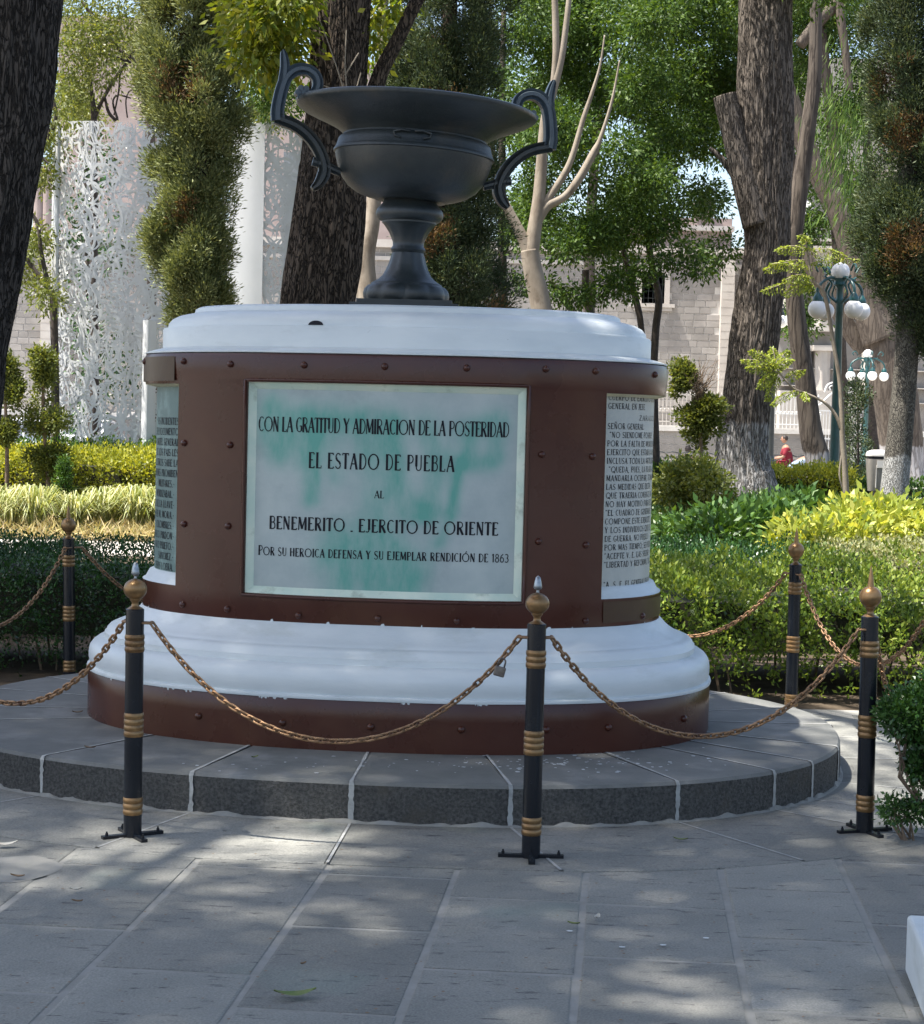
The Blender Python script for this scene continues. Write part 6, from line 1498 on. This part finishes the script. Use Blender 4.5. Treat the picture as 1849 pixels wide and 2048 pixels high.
# ---------------------------------------------------------------- lamps
def lamp(label, X, Y, ztop, zlow, rho, col, ang=34, gr=.15, detail=True):
    t = thing('street_lamp', label, 'street lamp', (X, Y, 0), group='five globe street lamps'); zc_ = zlow+.55
    mb = MB(); mb.lathe([(.24, 0), (.24, .10), (.20, .12), (.19, .34), (.22, .38), (.22, .42), (.16, .46), (.13, .56), (.19, .64), (.19, .70), (.12, .78), (.13, .88), (.10, .96), (.085, 1.02)], 16, cap=False); mb.out('base', col, t, smooth=True, sharp=45)
    mb = MB(); mb.lathe([(.082, 1.02), (.06, zlow+.1), (.075, zlow+.14), (.055, zlow+.2), (.055, zlow+.35), (.10, zlow+.42), (.11, zlow+.62), (.06, zlow+.70), (.06, ztop-gr-.10), (.11, ztop-gr-.06), (.10, ztop-gr)], 16, cap=False); mb.out('pole', col, t, smooth=True, sharp=45)
    g1 = MB(); g1.lathe([(gr*cos(a), gr*sin(a)) for a in np.linspace(-pi/2+.02, pi/2-.02, 16)], 24); gm = mesh('globe', g1.V, g1.F, M['globe'], True)
    obj('globe', gm, t, (0, 0, ztop))
    for k in range(4):
        a = radians(ang+180+90*k); c, s = cos(a), sin(a)
        mb = MB(); R = rho
        pts = catmull([(.06*c, .06*s, zlow+.50), (.2*R/.45*c, .2*R/.45*s, zlow+.52), (.36*R/.45*c, .36*R/.45*s, zlow+.44), (R*c, R*s, zlow+.33), (R*c, R*s, zlow+gr+.08)], 5)
        mb.tube(pts, .026, 8)
        mb.tube(catmull([(.05*c, .05*s, zlow+.12), (.22*c, .22*s, zlow+.25), (.16*c, .16*s, zlow+.42), (.30*c, .30*s, zlow+.54)], 5), .018, 6)
        mb.tube(catmull([(.30*c, .30*s, zlow+.62), (.38*c, .38*s, zlow+.72), (.46*c, .46*s, zlow+.66), (.42*c, .42*s, zlow+.60)], 5), .018, 6)
        mb.lathe([(.028, zlow+gr+.12), (.075, zlow+gr+.04), (.085, zlow+gr-.02), (.08, zlow+gr-.03)], 12, (R*c, R*s, 0)); mb.out('arm', col, t, smooth=True, sharp=50)
        obj('globe', gm, t, (R*c, R*s, zlow))
    return t
def lampat(label, px_, py_, Y, yt, yl, rho, col, ang=34, gr=.15):
    p = dp(px_, py_, Y); lamp(label, p.x, Y, dp(px_, yt, Y).z, dp(px_, yl, Y).z, rho, col, ang, gr)
lampat('near green street lamp with five white globes, beside the feathery sapling', 1668, 960, 31, 543, 620, .416, M['lampgreen'], 22)
lampat('second, smaller looking green lamp under the leaning ficus limbs', 1729, 940, 56, 708, 752, .50, M['lampgreen'], 5, .14)
lampat('distant lamp seen between the left trunk and the white sculpture', 45, 880, 78, 681, 705, .42, M['trim'], 20, .16)
lampat('dark blue lamp post mostly hidden behind the whitewashed trunk', 1541, 905, 42, 600, 640, .40, M['iron'], 60, .15)

# ---------------------------------------------------------------- litter bin
p = dp(1757, 940, 26.0); bn = thing('litter_bin', 'beige litter bin with pale domed lid standing behind the low planting', 'litter bin', (p.x, 26, 0))
def rbox(mb, rings):
    V = []; Fc = []; n = 20
    for w, d, z_ in rings:
        for k in range(n):
            t = 2*pi*k/n; c, s = cos(t), sin(t); V.append((w/2*math.copysign(abs(c)**.4, c), d/2*math.copysign(abs(s)**.4, s), z_))
    for i in range(len(rings)-1):
        for k in range(n): Fc.append((i*n+k, i*n+(k+1) % n, (i+1)*n+(k+1) % n, (i+1)*n+k))
    Fc.append(tuple(range(n))[::-1]); Fc.append(tuple(range((len(rings)-1)*n, len(rings)*n))); mb.add(V, Fc)
zb = dp(1757, 982, 26).z; zt3 = dp(1757, 900, 26).z; H_ = zt3-zb
mb = MB(); rbox(mb, [(.25, .20, zb), (.255, .21, zb+.02), (.315, .26, zb+H_*.70), (.32, .265, zb+H_*.78)]); mb.out('bin_body', M['bin'], bn, smooth=True, sharp=50)
mb = MB(); rbox(mb, [(.30, .24, zb+H_*.775), (.30, .24, zb+H_*.86)]); mb.out('bin_opening', M['bindark'], bn)
mb = MB(); rbox(mb, [(.325, .27, zb+H_*.85), (.325, .27, zb+H_*.89), (.29, .24, zb+H_*.96), (.18, .15, zb+H_), (.02, .02, zb+H_*1.01)]); mb.out('bin_lid', M['binlid'], bn, smooth=True, sharp=60)
mb = MB(); mb.box((0, -.128, zb+H_*.66), (.09, .03, .10)); mb.box((-.05, -.118, zb+H_*.36), (.008, .02, H_*.55)); mb.box((.05, -.118, zb+H_*.36), (.008, .02, H_*.55)); mb.out('bin_rib', M['binlid'], bn)
mb = MB(); mb.box((.0, .1, zb/2+.05), (.06, .06, zb+.1)); mb.out('bin_post', M['bin'], bn)

# ---------------------------------------------------------------- benches and people
def bench(label, px_, Y, L_=1.8, hb=.85):
    x = dp(px_, 900, Y).x; t = thing('park_bench', label, 'bench', (x, Y, 0), group='black iron benches'); mb = MB()
    mb.box((0, .1, .44), (L_, .42, .03)); mb.out('seat', M['iron'], t)
    mb = MB(); nsc = int(L_/.12)
    for k in range(nsc): mb.tube([(-L_/2+.06+k*.12+.05*cos(a), -.12, .62+.10*sin(a)) for a in np.linspace(0, 2*pi, 11)], .010, 5)
    mb.tube([(-L_/2+L_*i/20, -.12, hb-.04+.04*abs(sin(i*pi/4))) for i in range(21)], .02, 6); mb.tube([(-L_/2, -.12, .5), (L_/2, -.12, .5)], .014, 6); mb.out('backrest', M['iron'], t)
    for sx in (-1, 1): mb = MB(); mb.tube([(sx*L_/2, -.14, 0), (sx*L_/2, -.12, .45), (sx*L_/2, -.12, hb)], .025, 6); mb.tube([(sx*L_/2, .3, 0), (sx*L_/2, .3, .62), (sx*L_/2, -.12, .64)], .022, 6); mb.out('end_frame', M['iron'], t)
    return t
bench('black iron bench behind the hedge, left of the small topiary', 1345, 59.0, 2.2); bench('black iron bench between topiary and whitewashed trunk', 1415, 58.6, 1.7); bench('black bench under the person in dark red', 1580, 57.6, 2.0)
def body(name, V, E, R, m, parent, sub=1):
    me = bpy.data.meshes.new(name); me.from_pydata(V, E, []); o = bpy.data.objects.new(name+'_tmp', me); COL.objects.link(o)
    o.modifiers.new('s', 'SKIN'); 
    for i, r in enumerate(R): me.skin_vertices[0].data[i].radius = (r, r) if not hasattr(r, '__len__') else r
    me.skin_vertices[0].data[0].use_root = True
    s = o.modifiers.new('u', 'SUBSURF'); s.levels = sub; s.render_levels = sub
    dg = bpy.context.evaluated_depsgraph_get(); nm = bpy.data.meshes.new_from_object(o.evaluated_get(dg)); bpy.data.objects.remove(o)
    nm.materials.clear(); nm.materials.append(m); nm.polygons.foreach_set('use_smooth', [True]*len(nm.polygons)); nm.name = name
    return obj(name, nm, parent)
def sphere(mb, c, rx, ry, rz, n=14, z0=-1, z1=1):
    mb.lathe([(max(.001, cos(a)), sin(a)) for a in np.linspace(-pi/2, pi/2, n)], 16); k = 16*n
    mb.V[-k:] = [(c[0]+v[0]*rx, c[1]+v[1]*ry, c[2]+v[2]*rz) for v in mb.V[-k:]]
def seated(label, X, Y, zs, face, top, trous, lean=.1, hairr=1.0, arms=True):
    """seated figure, facing along local -y before rotation"""
    t = thing('person', label, 'person', (X, Y, zs), (0, 0, face))
    l = lean
    V = [(0, 0, .10), (0, -l*.3, .28), (0, -l*.7, .46), (0, -l, .60), (0, -l*1.1, .70), (.09, -.05, .09), (.12, -.42, .12), (.12, -.46, -.35), (.12, -.58, -.40), (-.09, -.05, .09), (-.12, -.42, .12), (-.12, -.46, -.35), (-.12, -.58, -.40),
         (.18, -l, .55), (.22, -l-.08, .30), (.14, -l-.30, .24), (-.18, -l, .55), (-.22, -l-.08, .30), (-.14, -l-.30, .24)]
    E = [(0, 1), (1, 2), (2, 3), (3, 4), (0, 5), (5, 6), (6, 7), (7, 8), (0, 9), (9, 10), (10, 11), (11, 12), (3, 13), (13, 14), (14, 15), (3, 16), (16, 17), (17, 18)]
    R = [.15, .14, .16, .12, .055, .10, .07, .05, .04, .10, .07, .05, .04, .07, .05, .04, .07, .05, .04]
    b = body('body', V, E, R, M['skin'], t)
    # clothes: shells over torso and legs
    V2 = [(0, 0, .06), (0, -l*.3, .28), (0, -l*.7, .46), (0, -l, .58), (.19, -l, .54), (.235, -l-.08, .32), (-.19, -l, .54), (-.235, -l-.08, .32)]
    body('shirt', V2, [(0, 1), (1, 2), (2, 3), (3, 4), (4, 5), (3, 6), (6, 7)], [.17, .165, .185, .11, .085, .065, .085, .065], top, t)
    V3 = [(0, 0, .05), (.10, -.05, .08), (.125, -.42, .12), (.12, -.46, -.30), (-.10, -.05, .08), (-.125, -.42, .12), (-.12, -.46, -.30)]
    body('trousers', V3, [(0, 1), (1, 2), (2, 3), (0, 4), (4, 5), (5, 6)], [.165, .12, .09, .065, .12, .09, .065], trous, t)
    hc_ = (0, -l*1.2-.02, .83); mb = MB(); sphere(mb, hc_, .078, .095, .115); sphere(mb, (0, hc_[1]-.095, .815), .014, .018, .02, 8)
    for sx in (-1, 1): sphere(mb, (sx*.078, hc_[1], .825), .012, .018, .028, 8)
    mb.out('head', M['skin'], t, smooth=True)
    mb = MB()
    for sx in (-1, 1): sphere(mb, (sx*.03, hc_[1]-.084, .845), .011, .008, .007, 8)
    mb.tube([(-.022, hc_[1]-.090, .775), (.022, hc_[1]-.090, .775)], .005, 5); mb.out('eyes_and_mouth', M['hair'], t)
    mb = MB(); sphere(mb, (0, hc_[1]+.022, .862), .092*hairr, .098*hairr, .10*hairr); mb.out('hair', M['hair'], t, smooth=True)
    for sx in (-1, 1):
        hb_ = (sx*.14, -l-.31, .235); mb = MB(); mb.box(hb_, (.05, .07, .03))
        for f in range(4): mb.tube([(hb_[0]-.018+f*.012, hb_[1]-.03, hb_[2]), (hb_[0]-.018+f*.012, hb_[1]-.06-.005*(f % 2), hb_[2]-.012), (hb_[0]-.018+f*.012, hb_[1]-.075, hb_[2]-.03)], .0065, 6)
        mb.tube([(hb_[0]-sx*.025, hb_[1]-.01, hb_[2]), (hb_[0]-sx*.045, hb_[1]-.035, hb_[2]-.01)], .008, 6); mb.out('hand', M['skin'], t, smooth=True)
    return t
pr = dp(1576, 874, 57.3); seated('person in dark red shirt seated sideways on the bench past the whitewashed trunk', dp(1580, 900, 57.4).x, 57.45, max(.44, pr.z-.90), -pi/2, M['redcloth'], M['redcloth'], .12)
pa_ = dp(1377, 903, 62); seated('person with dark hair and cream top sitting low across the street', pa_.x, 62.0, max(pa_.z-.83, .05), pi, M['palecloth'], M['palecloth'], .02, 1.2)
seated('person in pale blue denim bent forward beside the one in dark red', dp(1572, 925, 56.9).x, 56.95, .16, pi/2, M['jeans'], M['jeans'], .62)

# ---------------------------------------------------------------- parked cars far left
def car(label, X, Y, rz):
    t = thing('parked_car', label, 'car', (X, Y, -.03), (0, 0, rz), 'white cars parked along the church'); 
    pr_ = [(-2.1, .35), (-2.15, .62), (-2.05, .85), (-1.35, .95), (-.75, 1.38), (.2, 1.45), (1.05, 1.40), (1.75, .98), (2.1, .90), (2.18, .6), (2.1, .32)]
    ws = [.80, .84, .84, .82, .66, .62, .64, .80, .82, .84, .80]; V = []; n = len(pr_)
    for s in (-1, 1):
        for (x, z_), w in zip(pr_, ws): V.append((x, s*w, z_))
    Fc = [tuple(range(n)), tuple(range(n, 2*n))[::-1]]+[(i, n+i, n+(i+1) % n, (i+1) % n) for i in range(n)]
    me = mesh('body', V, Fc, M['carwhite']); b = obj('body', me, t); bv = b.modifiers.new('b', 'BEVEL'); bv.width = .05; bv.segments = 3
    for s in (-1, 1):
        for nm, q in (('side_window', [(-1.15, .97), (-.72, 1.30), (.05, 1.36), (.05, .98)]), ('side_window', [(.12, .98), (.12, 1.36), (.95, 1.31), (1.45, 1.0)])):
            V = [(x, s*(.835-(z_-.95)*.46+.012), z_) for x, z_ in q]; obj(nm, mesh(nm, V, [(0, 1, 2, 3)], M['darkglass']), t)
        for x in (-1.35, 1.35):
            w = obj('wheel', None, t, (x, s*.80, .32)); mb = MB(); mb.tube([(0, -.1, 0), (0, .1, 0)], .32, 20); mb.out('tyre', M['tyre'], w); mb = MB(); mb.tube([(0, -.108, 0), (0, .108, 0)], .19, 14); mb.out('rim', M['silver'], w)
        mb = MB(); mb.box((-2.12, s*.62, .70), (.08, .30, .14)); mb.out('headlight', M['globe'], t)
    V = [(-1.32, -.62, .985), (-1.32, .62, .985), (-.78, .56, 1.37), (-.78, -.56, 1.37)]; obj('windscreen', mesh('windscreen', V, [(0, 1, 2, 3)], M['darkglass']), t)
    return t
car('white parked car behind the topiary trees at far left', dp(40, 880, 60).x, 60.5, .0)
car('white car seen through the lower part of the lattice sculpture', dp(150, 880, 58).x+.3, 58.5, pi/2)

# ---------------------------------------------------------------- white kerb block, bottom right
g0 = gp(1808, 1962)
V = []; A = gp(1812, 1985); 
kb = thing('bench_plinth', 'corner of a white painted concrete bench at the bottom right edge', 'bench', (A.x, A.y, 0))
mb = MB(); mb.box((.62, -.05, .085), (1.2, .50, .17), .0, 0); o = mb.out('plinth', M['white'], kb); bv = o.modifiers.new('b', 'BEVEL'); bv.width = .012; bv.segments = 3; kb.rotation_euler = (0, 0, -.12)

# ---------------------------------------------------------------- fallen leaves and scraps
def fleaf(label, x, y, L_, rz, m, z=.006, cat='leaf', w=.38):
    g = gp(x, y, z); n = 8; V = []; Fc = []
    for i in range(n+1):
        f = i/n; ww = L_*w*.5*sin(pi*min(max(f, .02), .98))**.8; zz = .004+.014*L_/.06*(f-.5)**2*2
        V += [((f-.5)*L_, -ww, zz+.004), ((f-.5)*L_, 0, zz), ((f-.5)*L_, ww, zz+.004)]
    for i in range(n):
        for k in range(2): Fc.append((i*3+k, i*3+k+1, (i+1)*3+k+1, (i+1)*3+k))
    o = obj('fallen_leaf', mesh('fallen_leaf', V, Fc, m, True), None, (g.x, g.y, z), (0, 0, rz)); tag(o, label, cat, 'fallen leaves on the paving'); return o
M['leafg'] = mat('fallen_green_leaf', (.10, .15, .03), (.16, .18, .05), 30, .5); M['leafb'] = mat('fallen_brown_leaf', (.16, .10, .05), (.22, .14, .08), 30, .7)
M['leafw'] = mat('pale_dry_leaf', (.45, .42, .36), (.5, .48, .42), 30, .7)
for a in [('largest fallen green leaf, near the bottom centre of the paving', 590, 1993, .115, .25, M['leafg']), ('yellow green fallen leaf right of the nearest post', 1362, 1682, .055, -.25, M['leafg']), ('small green leaf lying on the basalt step left of centre', 510, 1517, .04, .9, M['leafg'], ZS+.004),
          ('brown dry leaf near the left edge of the paving', 35, 1756, .05, -.2, M['leafb']), ('curled pale leaf right of the brown one', 152, 1782, .04, .2, M['leafw']), ('dark curled leaf just below the pale one', 155, 1806, .035, -.1, M['leafb']), ('white scrap of paper at the left paving edge', 10, 1692, .09, .3, M['leafw']),
          ('pale curled leaf in the middle right paving', 1195, 1838, .05, 1.3, M['leafw']), ('grey green leaf beside the slab joint, right of centre', 1148, 1851, .04, -.3, M['leafg']), ('dark leaf on the left tread of the step', 180, 1498, .05, -.2, M['leafb'], ZS+.004), ('slim dark twig leaf near the left of the pedestal base', 155, 1427, .05, .3, M['leafb'], ZS+.004),
          ('small brown leaf in the lower middle of the paving', 607, 1931, .022, .8, M['leafb'])]:
    fleaf(*a)
mb = MB()
for _ in range(260):
    x = random.uniform(0, 1849); y = random.uniform(1660, 2040); g = gp(x, y, .004); r = random.uniform(.002, .006); mb.add([(g.x+r*cos(t)*random.uniform(.6, 1.4), g.y+r*sin(t), .0045) for t in np.linspace(0, 2*pi, 6)[:-1]], [tuple(range(5))])
dbs = mb.out('crumbs', M['leafb'], None, kind='stuff'); tag(dbs, 'tiny brown crumbs and seeds strewn on the paving', 'litter')
mb = MB()
for x, y, z in [(450, 1662, .004), (554, 1656, .004), (1413, 1876, .004), (1327, 1890, .004), (1140, 1862, .004), (633, 1546, ZS+.003), (1245, 1894, .004)]:
    g = gp(x, y, z); r = .007; mb.add([(g.x+r*cos(t)*1.5, g.y+r*sin(t), z) for t in np.linspace(0, 2*pi, 8)[:-1]], [tuple(range(7))])
ws_ = mb.out('white_spots', M['white'], None, kind='stuff'); tag(ws_, 'small white paint spots on the front paving', 'paint spots')
